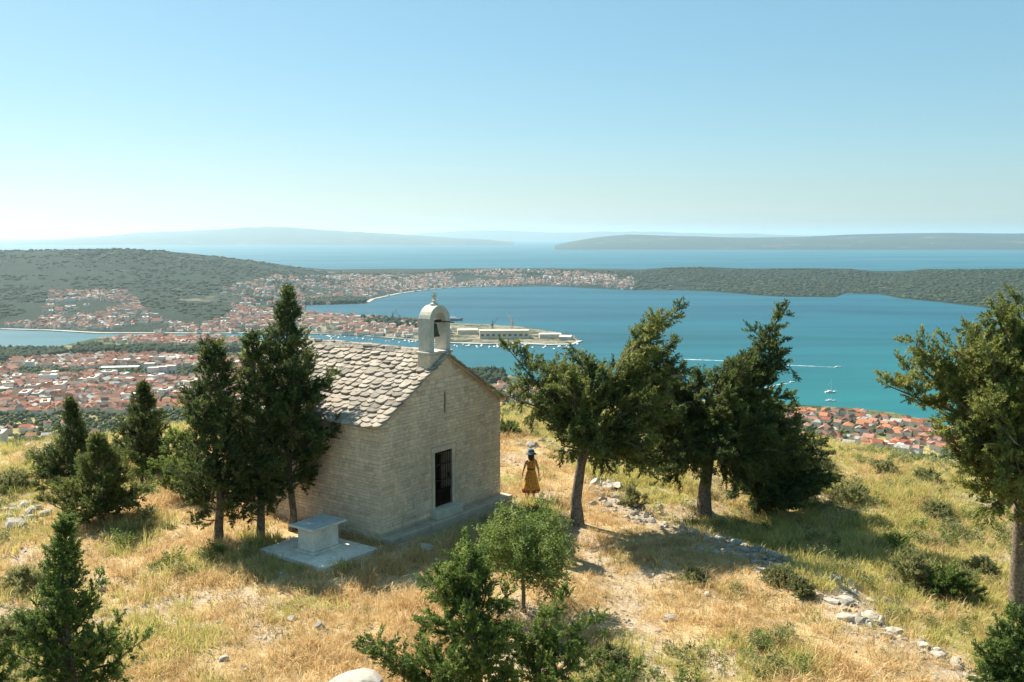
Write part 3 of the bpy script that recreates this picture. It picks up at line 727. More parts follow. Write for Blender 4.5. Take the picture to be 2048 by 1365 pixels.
conifer('small_conifer', P0(150,985), 3.4, lambda f: float(np.interp(f, [0, 0.3, 0.6, 0.85, 1], [1.4, 1.05, 0.45, 0.14, 0.02])), 0.2, 110, 22, 'slender dark conifer with narrow peak behind the wider green one', leaf='cypress', tr=0.09, elev=(0,30), side=(0.05, 0.26), size=0.18)
conifer('small_conifer', P0(205,1042), 2.75, lambda f: float(np.interp(f, [0, 0.3, 0.6, 0.85, 1], [1.6, 1.2, 0.62, 0.22, 0.02])), 0.12, 110, 23, 'broad low green conifer left of the three tall cypresses', leaf='cypress_brown', tr=0.09, elev=(5,35), side=(0.05, 0.26), size=0.18)
conifer('young_conifer', P0(365,1000), 2.3, pf(0.9,0.8,0.5), 0.3, 26, 24, 'light green young conifer half hidden behind the leftmost tall cypress', leaf='juniper', tr=0.07, elev=(5,40), tone=0.6)

def near(px, py, Y): return at_y(px, py, Y)
# foreground juniper, left
b0 = near(125, 1045, 17.0); g0 = gz(b0.x, b0.y)
conifer('foreground_juniper', (b0.x, b0.y, g0), b0.z-g0, lambda f: float(np.interp(f, [0, 0.3, 0.55, 0.78, 1], [1.35, 1.15, 0.55, 0.20, 0.06])), 0.3, 76, 31, 'spindly bright green juniper at the lower left corner', leaf='juniper', size=0.17, tr=0.07, elev=(20,55), tone=0.45, dens=1.1, side=(0.10, 0.20))
b0 = near(-75, 1120, 16.5); g0 = gz(b0.x, b0.y)
conifer('foreground_juniper', (b0.x, b0.y, g0), b0.z-g0, pf(0.85,0.75,0.4), 0.3, 40, 32, 'juniper cut by the left edge with only its twig tips showing', leaf='juniper', size=0.18, tr=0.07, elev=(15,50), tone=0.4)

def boughs_tree(name, base, trunk, limbs, Y, leaf, label, seed, size=0.26, dens=1.0, tr=0.2, forks=2, temps=NEEDLE, cat='tree', group=None, tone=0.45, up=0.25, wind=(0, 0, 0)):
    """trunk: [(px,py)], limbs: [([(px,py,dY)...], shoot length)]"""
    r = np.random.default_rng(seed); fo = Foliage(); wood = MB(); base = Vector(base)
    tp = [base-Vector((0, 0, 0.3))]+[near(a_, b_, Y+c_) for a_, b_, c_ in trunk]
    wood.tube(tp, [tr*1.25]+[tr*(1-0.6*(i+1)/len(trunk)) for i in range(len(trunk))], 10, cap=False)
    for pts, rad in limbs:
        P_ = [near(a_, b_, Y+c_) for a_, b_, c_ in pts]
        bough(fo, wood, P_, rad*1.1, r, dens*0.95, size, tr*0.3, tone+r.normal()*0.1, up, taper=0.72, wind=Vector(wind))
        for _ in range(forks):      # forks of the limb filling the crown in depth
            L_ = (P_[-1]-P_[0]).length*0.13; q = [P_[0]]+[p+Vector(r.normal(size=3))*L_ for p in P_[1:]]; q[-1] = q[0].lerp(q[-1], 0.72)
            bough(fo, wood, q, rad*0.95, r, dens*0.6, size, tr*0.16, tone+r.normal()*0.14, up, taper=0.5, wind=Vector(wind))
    return finish_tree(name, base, wood, fo, leaf, temps, label, cat, group, seed)
pR1 = P0(1157, 1050)
boughs_tree('windswept_cypress', pR1, [(1152,1000,0),(1162,930,0),(1182,860,0),(1215,780,0.2)], [
    ([(1170,890,0),(1090,790,-0.3),(1012,692,-0.2)], 1.0), ([(1165,890,0),(1090,820,0.5),(1008,790,0.3)], 0.5),
    ([(1170,880,0),(1120,780,0.8),(1085,735,1.3)], 0.8), ([(1190,830,0),(1180,760,-0.6),(1150,705,-0.4)], 0.7), ([(1190,820,0),(1200,740,0.2),(1165,712,0.2)], 0.4),
    ([(1190,830,0),(1250,720,0),(1300,658,0.1),(1358,620,0.1)], 0.85), ([(1215,790,0),(1290,715,0.7),(1345,690,1.0)], 0.7),
    ([(1210,800,0),(1290,770,0.2),(1365,745,0.4)], 0.9), ([(1185,870,0),(1260,820,-0.8),(1320,790,-1.0)], 1.0),
    ([(1170,900,0),(1240,880,-0.9),(1290,900,-1.2)], 0.9), ([(1165,900,0),(1130,860,-0.6),(1100,830,-1.0)], 0.6),
    ([(1170,890,0),(1230,895,0.1),(1300,930,0.1)], 0.6), ([(1180,870,0),(1260,850,0.3),(1345,835,0.3)], 0.7),
    ([(1170,900,0),(1190,870,-1.2),(1200,890,-1.8)], 0.9), ([(1180,870,0),(1150,790,-1.1),(1110,740,-1.5)], 0.9),
    ([(1180,870,0),(1220,850,1.0),(1260,870,1.6)], 0.9), ([(1200,820,0),(1240,770,1.2),(1280,720,1.6)], 0.6),
    ([(1165,905,0),(1180,880,-0.5),(1215,930,-1.0)], 0.6), ([(1165,905,0),(1150,850,-1.0),(1140,870,-1.8)], 0.8)],
    pR1.y, 'cypress_brown', 'wind-bent cypress on a bare grey trunk just right of the standing woman', 41, tr=0.21, dens=1.0, up=0.08, wind=(0.5, 0, 0.1))
pR2 = P0(1408, 1033)
boughs_tree('windswept_cypress', pR2, [(1409,980,0),(1418,920,0),(1412,840,0.1),(1420,780,0.2)], [
    ([(1420,820,0),(1490,740,0),(1530,680,0.1),(1567,624,0.1)], 0.75), ([(1415,850,0),(1480,800,-0.2),(1545,735,-0.1)], 0.95),
    ([(1415,860,0),(1500,820,0.4),(1575,790,0.6)], 0.85), ([(1415,890,0),(1520,880,0.3),(1610,880,0.3)], 0.9), ([(1418,860,0),(1510,830,1.0),(1585,820,1.3)], 0.8), ([(1415,905,0),(1500,925,0.4),(1600,925,0.6)], 0.8),
    ([(1415,860,0),(1340,790,-0.5),(1265,775,-0.6)], 0.7), ([(1415,880,0),(1350,850,1.3),(1290,860,2.0)], 0.9),
    ([(1415,880,0),(1500,870,-0.6),(1590,850,-0.7)], 0.95),
    ([(1415,880,0),(1480,900,-1.0),(1560,900,-1.6)], 1.0), ([(1420,800,0),(1410,770,0.4),(1385,755,0.6)], 0.5),
    ([(1415,850,0),(1350,790,0.3),(1300,775,0.5)], 0.6), ([(1415,880,0),(1340,860,-0.6),(1270,830,-0.8)], 0.9),
    ([(1415,900,0),(1340,900,0.3),(1260,910,0.5)], 0.85), ([(1418,800,0),(1350,760,0.2),(1268,748,0.2)], 0.55), ([(1420,790,0),(1455,745,0.1),(1490,715,0.1)], 0.6), ([(1412,890,0),(1330,880,0.2),(1245,925,0.3)], 0.7), ([(1412,870,0),(1330,825,0.2),(1250,800,0.2)], 0.7),
    ([(1415,900,0),(1390,880,-1.2),(1340,930,-1.9)], 0.9),
    ([(1415,890,0),(1440,860,1.2),(1500,830,2.0)], 0.9), ([(1415,890,0),(1430,880,-1.4),(1440,910,-2.1)], 0.95),
    ([(1415,870,0),(1430,820,-1.0),(1460,790,-1.4)], 0.9), ([(1415,870,0),(1390,850,1.0),(1340,850,1.7)], 0.6),
    ([(1415,900,0),(1470,930,-0.4),(1520,960,-0.6)], 0.9), ([(1415,900,0),(1370,930,-0.6),(1320,960,-0.9)], 0.7),
    ([(1418,800,0),(1470,760,-0.7),(1500,720,-0.8)], 0.8)],
    pR2.y, 'cypress', 'tall wind-bent cypress whose pointed top leans right over the bay', 42, tr=0.25, dens=1.2, tone=0.5, up=0.08, wind=(0.35, 0, 0.08))
pR3 = P0(1545, 1012)
boughs_tree('dark_juniper', pR3, [(1542,985,0),(1538,950,0)], [
    ([(1540,990,0),(1600,960,-0.2),(1662,958,-0.3)], 0.7), ([(1540,980,0),(1590,915,0.2),(1640,885,0.2)], 0.95), ([(1540,980,0),(1610,940,0.6),(1668,948,0.8)], 0.6),
    ([(1540,980,0),(1550,900,0),(1570,850,0)], 0.95), ([(1540,980,0),(1500,930,-0.3),(1480,890,-0.4)], 0.95),
    ([(1540,1000,0),(1500,990,-0.7),(1470,985,-1.0)], 0.8), ([(1540,1000,0),(1560,985,-1.0),(1585,1005,-1.5)], 0.75),
    ([(1540,1000,0),(1540,960,-1.1),(1520,1000,-1.6)], 0.8), ([(1540,990,0),(1580,960,0.9),(1610,930,1.4)], 0.8),
    ([(1540,990,0),(1590,980,-0.8),(1630,975,-1.2)], 0.6), ([(1540,980,0),(1520,900,-0.6),(1525,860,-0.8)], 0.9)],
    pR3.y, 'cypress', 'low dark juniper spreading right below the tall bent cypress', 43, tr=0.13, dens=1.15, tone=0.3, up=0.12, wind=(0.35, 0, 0.05))
pR4 = P0(2040, 1232)
boughs_tree('large_cypress', pR4, [(2036,1150,0),(2040,1050,0),(2044,950,0),(2052,830,0),(2050,740,0)], [
    ([(2046,900,0),(1930,830,0.2),(1845,800,0.2),(1776,772,0.2)], 0.85), ([(2046,880,0),(1950,790,-0.4),(1880,745,-0.4),(1832,690,-0.3)], 0.9),
    ([(2050,850,0),(1980,740,0.2),(1935,660,0.2)], 0.95), ([(2050,800,0),(2020,700,0),(1990,620,0)], 0.9),
    ([(2050,800,0),(2050,680,0.2),(2030,598,0.2)], 0.9), ([(2050,820,0),(2090,700,0),(2120,640,0)], 1.0),
    ([(2046,920,0),(1960,880,-0.9),(1880,870,-1.3)], 0.95), ([(2046,930,0),(1980,920,-0.3),(1915,915,-0.4)], 0.9),
    ([(2044,960,0),(1990,970,-0.5),(1945,970,-0.7)], 0.75), ([(2044,980,0),(2000,1000,-0.2),(1968,1030,-0.3)], 0.55),
    ([(2048,900,0),(2000,830,-1.4),(1960,800,-2.0)], 1.0), ([(2048,900,0),(2000,800,1.2),(1940,740,1.8)], 0.95),
    ([(2048,920,0),(2120,860,0),(2190,840,0)], 1.0), ([(2048,950,0),(2110,940,-0.8),(2170,960,-1.0)], 0.9),
    ([(2048,880,0),(2070,800,-1.4),(2090,740,-1.8)], 1.0), ([(2048,960,0),(2020,930,-1.4),(2000,960,-2.0)], 0.85),
    ([(2048,850,0),(2000,760,-0.8),(1975,700,-1.1)], 0.95), ([(2044,1000,0),(2070,1040,-0.3),(2100,1080,-0.5)], 0.7),
    ([(2050,860,0),(2130,780,0.6),(2200,720,0.8)], 1.0), ([(2046,940,0),(1985,860,0.5),(1930,800,0.8)], 0.9)],
    pR4.y, 'cypress_brown', 'large olive-green cypress with a ragged crown cut by the right edge', 44, tr=0.23, dens=1.0, tone=0.75, size=0.25, wind=(-0.3, 0, 0.1))
# foreground junipers, centre and right corner
Yc = 16.0; bC = near(960, 1420, Yc); bC.z = gz(bC.x, bC.y)
boughs_tree('foreground_juniper', bC, [(955,1340,0),(945,1230,0),(938,1130,0)], [
    ([(940,1230,0),(936,1150,0),(934,1092,0)], 0.62), ([(942,1240,0),(930,1180,-0.2),(915,1130,-0.3)], 0.5), ([(942,1250,0),(955,1190,0.2),(962,1150,0.2)], 0.5), ([(944,1230,0),(900,1180,0.1),(880,1150,0.1)], 0.5),
    ([(945,1230,0),(910,1215,-0.3),(850,1165,-0.4)], 0.40), ([(945,1240,0),(985,1215,-0.1),(1018,1190,-0.1)], 0.34),
    ([(948,1270,0),(900,1260,0.3),(848,1240,0.3)], 0.55), ([(950,1300,0),(1000,1280,0.3),(1030,1255,0.4)], 0.5),
    ([(950,1320,0),(880,1330,-0.3),(840,1300,-0.4)], 0.55), ([(955,1400,0),(850,1380,0),(780,1330,0),(748,1290,0)], 0.40),
    ([(955,1400,0),(870,1370,0.3),(825,1320,0.3)], 0.40), ([(950,1290,0),(950,1260,-0.6),(930,1230,-0.8)], 0.55),
    ([(955,1340,0),(980,1310,-0.5),(990,1270,-0.7)], 0.55), ([(955,1380,0),(920,1350,-0.6),(890,1340,-0.9)], 0.55),
    ([(955,1380,0),(1000,1370,-0.4),(1020,1340,-0.5)], 0.5), ([(955,1380,0),(940,1340,0.6),(960,1300,0.9)], 0.55)],
    Yc, 'juniper', 'green juniper with an upright shaggy spire in the middle foreground', 45, size=0.17, dens=1.5, forks=1, tr=0.08, tone=0.5)
bD = near(1075, 1440, Yc+0.3); bD.z = gz(bD.x, bD.y)
boughs_tree('foreground_juniper', bD, [(1075,1390,0),(1085,1350,0)], [
    ([(1085,1370,0),(1110,1310,0),(1160,1265,0),(1200,1232,0)], 0.34), ([(1080,1370,0),(1060,1290,0),(1100,1230,0),(1135,1190,0)], 0.30),
    ([(1080,1370,0),(1050,1330,0.2),(1040,1280,0.2)], 0.4), ([(1085,1380,0),(1140,1330,-0.3),(1165,1300,-0.4)], 0.36),
    ([(1085,1400,0),(1180,1390,0),(1240,1360,0),(1272,1328,0)], 0.26), ([(1080,1390,0),(1060,1360,-0.4),(1100,1330,-0.5)], 0.4),
    ([(1080,1400,0),(1030,1390,0.1),(1010,1350,0.2)], 0.35)],
    Yc+0.3, 'juniper', 'low green juniper with long arms reaching right in the middle foreground', 46, size=0.16, dens=1.5, forks=1, tr=0.05, tone=0.5)
bE = near(2060, 1440, 15.5); bE.z = gz(bE.x, bE.y)
boughs_tree('foreground_juniper', bE, [(2060,1400,0),(2060,1340,0)], [
    ([(2060,1390,0),(2000,1340,0),(1962,1300,0)], 0.32), ([(2060,1380,0),(2020,1300,0),(2000,1250,0)], 0.32),
    ([(2060,1370,0),(2040,1280,0),(2030,1225,0)], 0.34), ([(2060,1390,0),(2010,1370,-0.2),(1965,1352,-0.2)], 0.34),
    ([(2060,1390,0),(2040,1330,-0.3),(2025,1290,-0.4)], 0.4), ([(2060,1370,0),(2070,1290,0),(2075,1230,0)], 0.4), ([(2060,1400,0),(2020,1390,-0.2),(1990,1385,-0.3)], 0.35)],
    15.5, 'juniper', 'dark green spiky juniper in the lower right corner', 47, size=0.18, dens=1.5, forks=1, tr=0.05, tone=0.3)
# small almond tree
pA = P0(1047, 1224); rA = np.random.default_rng(48); fo = Foliage(); wood = MB()
wood.tube([pA-Vector((0,0,0.2)), pA+Vector((0,0,0.5)), pA+Vector((-0.03,0,0.95))], [0.06,0.05,0.042], 8, cap=False)
fk = pA+Vector((-0.03, 0, 0.95))
for i in range(40):
    a_ = i*2.4+rA.normal()*0.3; el = R(rA.uniform(-22, 80)); L = rA.uniform(0.8, 1.55)*(1.0 if el < R(45) else 1.18)
    d = Vector((math.cos(a_)*math.cos(el), math.sin(a_)*math.cos(el), math.sin(el)*0.82)); tip = fk+Vector((0, 0, 0.2))+d*L
    bough(fo, wood, [fk+Vector((0,0,0.1*rA.random())), fk+Vector((0,0,0.3))+d*L*0.45, tip], 0.5, rA, 0.6, 0.26, 0.02, 0.5+rA.normal()*0.15, 0.1, 0.35, 0.3)
finish_tree('almond_tree', pA, wood, fo, 'almond', LEAF, 'small round light green broadleaf tree in front of the chapel door', 'tree', None, 48)

# scrub bushes on the slopes
def bush(px, py, w_, h_, leaf, label, seed, group, cat='shrub', temps=NEEDLE, name='scrub_bush', tone=0.5, dens=1.0):
    r = np.random.default_rng(seed); p = P0(px, py); fo = Foliage(); wood = MB()
    wood.tube([p-Vector((0,0,0.1)), p+Vector((0,0,h_*0.3))], [0.03,0.02], 5, cap=False)
    for i in range(int(16*dens)):
        a_ = i*2.4+r.normal()*0.4; el = R(r.uniform(5, 85)); d = Vector((math.cos(a_)*math.cos(el)*w_*0.5, math.sin(a_)*math.cos(el)*w_*0.5, math.sin(el)*h_))
        bough(fo, wood, [p, p+d*0.5, p+d*r.uniform(0.75, 1.1)], 0.3*w_, r, dens, 0.17, 0.008, tone+r.normal()*0.15, 0.3, 0.25, 0.4)
    return finish_tree(name, p, wood, fo, leaf, temps, label, cat, group, seed)
SG = 'low scrub bushes on the hilltop'
bush(1262,1012,0.9,0.6,'scrub','grey-green bush at the stone rubble right of the path',101,SG)
bush(1700,1000,1.5,0.45,'scrub','wide grey-green bush on the sunny slope above the dark tree shadow',102,SG,tone=0.55)
bush(1770,945,1.1,0.35,'scrub','greyish bush near the upper edge of the right slope',103,SG,tone=0.6)
bush(1870,1030,1.0,0.35,'scrub','rounded pale bush in the upper middle of the right slope',104,SG,tone=0.6)
bush(1900,1195,1.5,0.65,'juniper','dark green bush at the foot of the right slope beside the large trunk',105,SG,tone=0.35,dens=1.1)
bush(1830,1180,1.2,1.0,'scrub','grey-leaved bush half in the tree shadow next to the long green grass',106,SG,tone=0.5)
bush(1960,1150,0.9,0.4,'scrub','pale bush left of the trunk of the large right tree',107,SG,tone=0.6)
bush(1390,1165,0.6,0.18,'scrub','low dull bush at the shadow edge left of the pale boulder',108,SG,tone=0.5)
bush(1560,1165,0.9,0.25,'scrub','low brownish bush beside the pale boulder at the shadow edge',109,SG,tone=0.4)
bush(25,980,1.3,0.6,'scrub','olive bush at the left edge above the grey rocks',110,SG,tone=0.4)
bush(300,955,1.2,0.5,'juniper','bright green low bush under the squat conifer',111,SG,tone=0.7)
bush(95,950,1.0,0.6,'juniper','small green bush left of the slender conifer',112,SG,tone=0.5)
bush(60,1180,1.3,0.45,'scrub','yellow-green bush behind the lower left juniper',113,SG,tone=0.7)
bush(20,1290,1.2,0.45,'scrub','yellow-green bush at the lower left edge',114,SG,tone=0.6)
bush(1790,1100,1.0,0.35,'juniper','fresh green bush in the middle of the right slope',115,SG,tone=0.8)
bush(1640,935,1.0,0.35,'scrub','yellowish bush at the crest right of the dark juniper',116,SG,tone=0.75)
bush(1010,870,1.3,0.6,'juniper','small green bush at the crest just right of the chapel corner',117,SG,tone=0.6)
bush(1600,1190,0.7,0.3,'scrub','tiny brown bush at the edge of the rubble path',118,SG,tone=0.1)
bush(1850,965,1.2,0.35,'scrub','broad bush at the upper right slope below the red roofs',119,SG,tone=0.5)
bush(1220,1340,0.9,0.35,'scrub','dark brownish bush behind the long arm of the foreground juniper',120,SG,tone=0.25)

# ------------------------------------------------------------ rocks
def rock_mesh(seed, flat=0.6):
    r = random.Random(seed); bm = bmesh.new(); bmesh.ops.create_icosphere(bm, subdivisions=2, radius=0.5)
    for _ in range(11):
        n = Vector((r.gauss(0,1), r.gauss(0,1), r.gauss(0,0.8))).normalized(); c = r.uniform(0.20, 0.38)
        for v in bm.verts:
            k = v.co.dot(n)
            if k > c: v.co -= n*(k-c)
    for v in bm.verts: v.co += Vector((r.gauss(0,1), r.gauss(0,1), r.gauss(0,1)))*0.012; v.co *= 1.25; v.co.z *= flat
    me = bpy.data.meshes.new('rock'); bm.to_mesh(me); bm.free(); me.materials.append(M['rock']); return me
RK = [rock_mesh(s, 0.45+0.06*(s % 5)) for s in range(12)]
def rock(x, y, s, label, group, rs=random.Random(5), name='limestone_rock', sink=0.12, aspect=None):
    a = aspect or (rs.uniform(0.8, 1.3), rs.uniform(0.7, 1.1), rs.uniform(0.7, 1.1))
    o = link(name, RK[rs.randrange(12)], None, None, (x, y, gz(x, y)+s*0.5*0.5*a[2]-sink*s), (rs.uniform(-.2,.2), rs.uniform(-.2,.2), rs.uniform(0, 6.28)), (s*a[0], s*a[1], s*a[2]))
    tag(o, label, 'rock', group); return o
rr = random.Random(9)
# dry stone rubble line: tumbled wall of single stones
def along_line(P, step):
    out = []
    for (x0, y0), (x1, y1) in zip(P[:-1], P[1:]):
        L = math.hypot(x1-x0, y1-y0); n = max(1, int(L/step))
        for i in range(n):
            t = (i+rr.random())/n; out.append((x0+(x1-x0)*t, y0+(y1-y0)*t))
    return out
for x, y in along_line(STONE_LINE[:6], 0.06):
    s = rr.choice([0.16,0.2,0.25,0.32,0.42]); zn = 'behind the bare trunk' if y > 31 else 'between the two bare trunks' if y > 29.3 else 'at the foot of the tall bent cypress' if y > 27.5 else 'in the deep tree shadow'
    rock(x+rr.gauss(0,0.62), y+rr.gauss(0,0.42), s*0.9, ('large' if s > 0.3 else 'middling' if s > 0.18 else 'small')+' grey limestone of the tumbled wall '+zn, 'tumbled wall stones under the trees', rr)
for x, y in along_line([(8.3,23.6),(8.75,22.0),(9.5,20.6),(10.4,19.2),(11.2,17.8)], 0.12):
    s = rr.choice([0.2,0.28,0.35,0.45]); zn = 'upper end of the' if y > 22 else 'middle of the' if y > 20 else 'lower end of the'
    rock(x+rr.gauss(0,0.28), y+rr.gauss(0,0.2), s*0.95, ('big' if s > 0.3 else 'small')+' pale limestone at the '+zn+' sunlit stone row beside green grass', 'row of stones at lower right', rr)
for px, py, sx_, sy_, n_ in ((1205,972,32,14,34), (1070,888,50,6,14), (40,1020,45,28,30), (120,897,110,8,22)):
    lab = {1205:'pale limestone in the rubble heap behind the bare trunk', 1070:'white stone in the line across the dry slope behind the woman', 40:'weathered grey limestone in the outcrop at the left edge', 120:'white stone in the band along the left crest'}[px]
    for i in range(n_):
        p = P0(px+rr.gauss(0, sx_*0.6), py+rr.gauss(0, sy_*0.6)); s = rr.choice([0.18,0.25,0.35,0.5])*(1.3 if px == 40 else 1)
        far_ = ('farther side' if p.y > P0(px, py).y+0.5 else 'nearer side' if p.y < P0(px, py).y-0.5 else 'middle') if px != 120 else ('left stretch' if p.x < P0(px, py).x-1 else 'right stretch')
        sz_ = 'big' if s > 0.34 else 'medium' if s > 0.2 else 'small'
        rock(p.x, p.y, s, sz_+' '+lab+', '+far_, lab.split(' in the ')[1]+' stones', rr)
lone = [(1516,1142,0.42,'pale boulder standing at the edge of the tree shadow'), (850,1102,0.55,'shaded bluish block lying in front of the chapel plinth'),
        (400,1045,0.35,'white flat rock left of the cypress trunks'), (430,1040,0.25,'small white rock just behind the leftmost cypress trunk'),
        (297,1105,0.26,'pale stone in dry grass below the low green conifer'), (205,1165,0.3,'whitish flat stone in the grass behind the lower left juniper'),
        (445,1320,0.32,'cracked white rock in dry grass at lower left'), (585,1240,0.28,'small white stone in the dry grass below the altar'),
        (1415,1190,0.25,'small pale stone right of the chapel arch shadow'), (640,1255,0.3,'pale stone among golden tufts below the altar slab'),
        (205,1180,0.3,'grey-white stone beside the lower left juniper top'), (1340,1240,0.4,'pale flat rock in the trampled ground at right centre'),
        (720,1130,0.35,'white flagstone corner in the shade right of the altar slab'), (1880,1318,0.4,'rounded white boulder at the lower end of the stone row'),
        (1400,1100,0.3,'shaded stone in the grass below the tall bent cypress')]
for px, py, s, lab in lone:
    p = P0(px, py); rock(p.x, p.y, s, lab, None, rr)
p = P0(712, 1385); o = rock(p.x, p.y-0.1, 1.5, 'large flat white slab of rock at the bottom edge', None, rr, 'rock_slab', 0.0, (1.1, 0.8, 0.42)); o.location.z += 0.10; o.rotation_euler = (0, 0, 0.1)

# scattered small stones, too many to count
def in_block(x, y):
    """inside chapel or altar slab"""
    dx = x-CH_O.x; dy = y-CH_O.y; u = dx*CU.x+dy*CU.y; v = dx*CV.x+dy*CV.y
    a = (u > -0.05) & (u < CW+0.5) & (v > -0.7) & (v < CL+0.1)
    dx = x+5.62; dy = y-26.62; u = dx*CU.x+dy*CU.y; v = dx*CV.x+dy*CV.y
    return a | ((np.abs(u) < 1.08) & (np.abs(v) < 1.41))
def scatter(n, seed, wfn, xr=(-34, 34), yr=(11, 66)):
    r = np.random.default_rng(seed); out = []
    X = r.uniform(*xr, n); Y = r.uniform(*yr, n)
    keep = (np.abs(X) < 0.62*Y+3) & (r.random(n) < wfn(X, Y)*np.clip((26/np.maximum(Y, 12))**0.6, 0, 1.3)) & ~in_block(X, Y)
    return X[keep], Y[keep], r
def instancer(name, X, Y, r, meshes, scl, tilt, dz=0.0):
    n = len(X); Z = G(X, Y)+dz
    me = bpy.data.meshes.new(name); me.vertices.add(n); me.vertices.foreach_set('co', np.stack([X, Y, Z], -1).astype(np.float32).ravel())
    rot = np.stack([r.normal(0, tilt, n), r.normal(0, tilt, n), r.uniform(0, 6.283, n)], -1).astype(np.float32)
    a = me.attributes.new('rot', 'FLOAT_VECTOR', 'POINT'); a.data.foreach_set('vector', rot.ravel())
    a = me.attributes.new('scl', 'FLOAT', 'POINT'); a.data.foreach_set('value', scl.astype(np.float32))
    col = bpy.data.collections.new(name+'_kinds')
    for i, m_ in enumerate(meshes):
        so_ = bpy.data.objects.new(name+'_kind', m_); col.objects.link(so_)
    g = bpy.data.node_groups.new(name, 'GeometryNodeTree')
    g.interface.new_socket('Geometry', in_out='INPUT', socket_type='NodeSocketGeometry'); g.interface.new_socket('Geometry', in_out='OUTPUT', socket_type='NodeSocketGeometry')
    N = g.nodes; gi = N.new('NodeGroupInput'); go = N.new('NodeGroupOutput'); ip = N.new('GeometryNodeInstanceOnPoints'); ci = N.new('GeometryNodeCollectionInfo')
    ci.inputs['Collection'].default_value = col; ci.inputs['Separate Children'].default_value = True; ci.inputs['Reset Children'].default_value = True
    na = N.new('GeometryNodeInputNamedAttribute'); na.data_type = 'FLOAT_VECTOR'; na.inputs[0].default_value = 'rot'
    ns = N.new('GeometryNodeInputNamedAttribute'); ns.data_type = 'FLOAT'; ns.inputs[0].default_value = 'scl'
    er = N.new('FunctionNodeEulerToRotation')
    L = g.links; L.new(gi.outputs[0], ip.inputs['Points']); L.new(ci.outputs[0], ip.inputs['Instance']); ip.inputs['Pick Instance'].default_value = True
    L.new(na.outputs['Attribute'], er.inputs[0]); L.new(er.outputs[0], ip.inputs['Rotation']); L.new(ns.outputs['Attribute'], ip.inputs['Scale']); L.new(ip.outputs[0], go.inputs[0])
    o = link(name, me); md = o.modifiers.new('scatter', 'NODES'); md.node_group = g; o['kind'] = 'stuff'; return o
def tuft(seed, n, h, spread, wd, curl, mat, tone=0.5):
    r = np.random.default_rng(seed); V = []; T = []
    for i in range(n):
        a = r.uniform(0, 6.283); rr_ = spread*math.sqrt(r.random()); p = np.array([math.cos(a)*rr_, math.sin(a)*rr_, -0.03])
        b = a+r.normal()*0.8; out = np.array([math.cos(b), math.sin(b), 0]); hh = h*r.uniform(0.5, 1.1); c = curl*r.uniform(0.3, 1.4)
        mid = p+np.array([0, 0, hh*0.55])+out*hh*c*0.3; tip = p+np.array([0, 0, hh*(1-0.25*c)])+out*hh*c*0.9
        s = np.array([-math.sin(b+r.normal()*0.7), math.cos(b+r.normal()*0.7), 0])*wd*r.uniform(0.7, 1.3); t = np.clip(tone+r.normal()*0.18, 0, 1)
        V += [p-s, p+s, mid+s*0.8, p-s, mid+s*0.8, mid-s*0.8, mid-s*0.8, mid+s*0.8, tip]; T += [t]*9
    me = npmesh('tuft', np.array(V), np.arange(len(V)).reshape(-1, 3)); a = me.attributes.new('tone', 'FLOAT', 'POINT'); a.data.foreach_set('value', np.array(T, np.float32))
    me.materials.append(M[mat]); return me
clump = lambda x, y, s, f: sstep(-0.12, 0.12, fbm(x*f+s, y*f+2*s, 3))
X, Y, r = scatter(260000, 61, lambda x, y: (1-green_mask(x, y)*0.75)*(1-0.80*stony_mask(x, y))*(0.22+0.78*clump(x, y, 5, 0.9)))
instancer('dry_grass', X, Y, r, [tuft(i, 22, 0.18+0.025*i, 0.13, 0.0045, 0.9, 'grass_dry', (0.15, 0.75, 0.4, 0.95, 0.6, 0.0, 0.8)[i]) for i in range(7)], (0.55+0.8*r.random(len(X)))*(0.7+0.6*clump(X, Y, 11, 0.5)), 0.15)
X, Y, r = scatter(230000, 62, lambda x, y: np.clip(green_mask(x, y), 0, 1)*(1-0.6*stony_mask(x, y))*(0.25+0.75*clump(x, y, 25, 0.7)))
instancer('green_grass', X, Y, r, [tuft(20+i, 24, 0.18+0.035*i, 0.15, 0.006, 0.7, 'grass_green', (0.1, 0.9, 0.5, 0.3, 0.75, 0.6)[i]) for i in range(6)], (0.6+0.8*r.random(len(X)))*(0.7+0.6*clump(X, Y, 15, 0.5)), 0.15)
X, Y, r = scatter(120000, 63, lambda x, y: (0.35+0.4*green_mask(x, y))*(1-0.5*stony_mask(x, y))*clump(x, y, 45, 0.5))
instancer('olive_grass', X, Y, r, [tuft(40+i, 18, 0.14+0.03*i, 0.14, 0.006, 0.9, 'grass_olive', (0.0, 0.9, 0.4, 0.65)[i]) for i in range(4)], (0.6+0.8*r.random(len(X))), 0.2)
X, Y, r = scatter(90000, 64, lambda x, y: 0.28+0.72*stony_mask(x, y)**1.2, yr=(11, 55))
instancer('loose_stones', X, Y, r, [RK[i] for i in (0, 3, 5, 8, 10)], 0.03+0.14*r.random(len(X))**3, 0.3, -0.005)
X, Y, r = scatter(26000, 65, lambda x, y: sstep(0.3, 0.8, green_mask(x, y))*clump(x, y, 71, 0.6)*0.35, yr=(11, 62))
def herb(seed, mat):
    r_ = np.random.default_rng(seed); fo = Foliage()
    for i in range(26):
        a = r_.uniform(0, 6.28); d = np.array([math.cos(a)*0.6, math.sin(a)*0.6, r_.uniform(0.3, 1.3)]); fo.add(d*r_.uniform(0.03, 0.2), d, 0.16, r_.random())
    me = fo.mesh('herb', LEAF, seed); me.materials.append(M[mat]); return me
instancer('low_herbs', X, Y, r, [herb(3, 'scrub'), herb(4, 'almond'), herb(5, 'scrub')], 0.5+1.2*r.random(len(X)), 0.2)

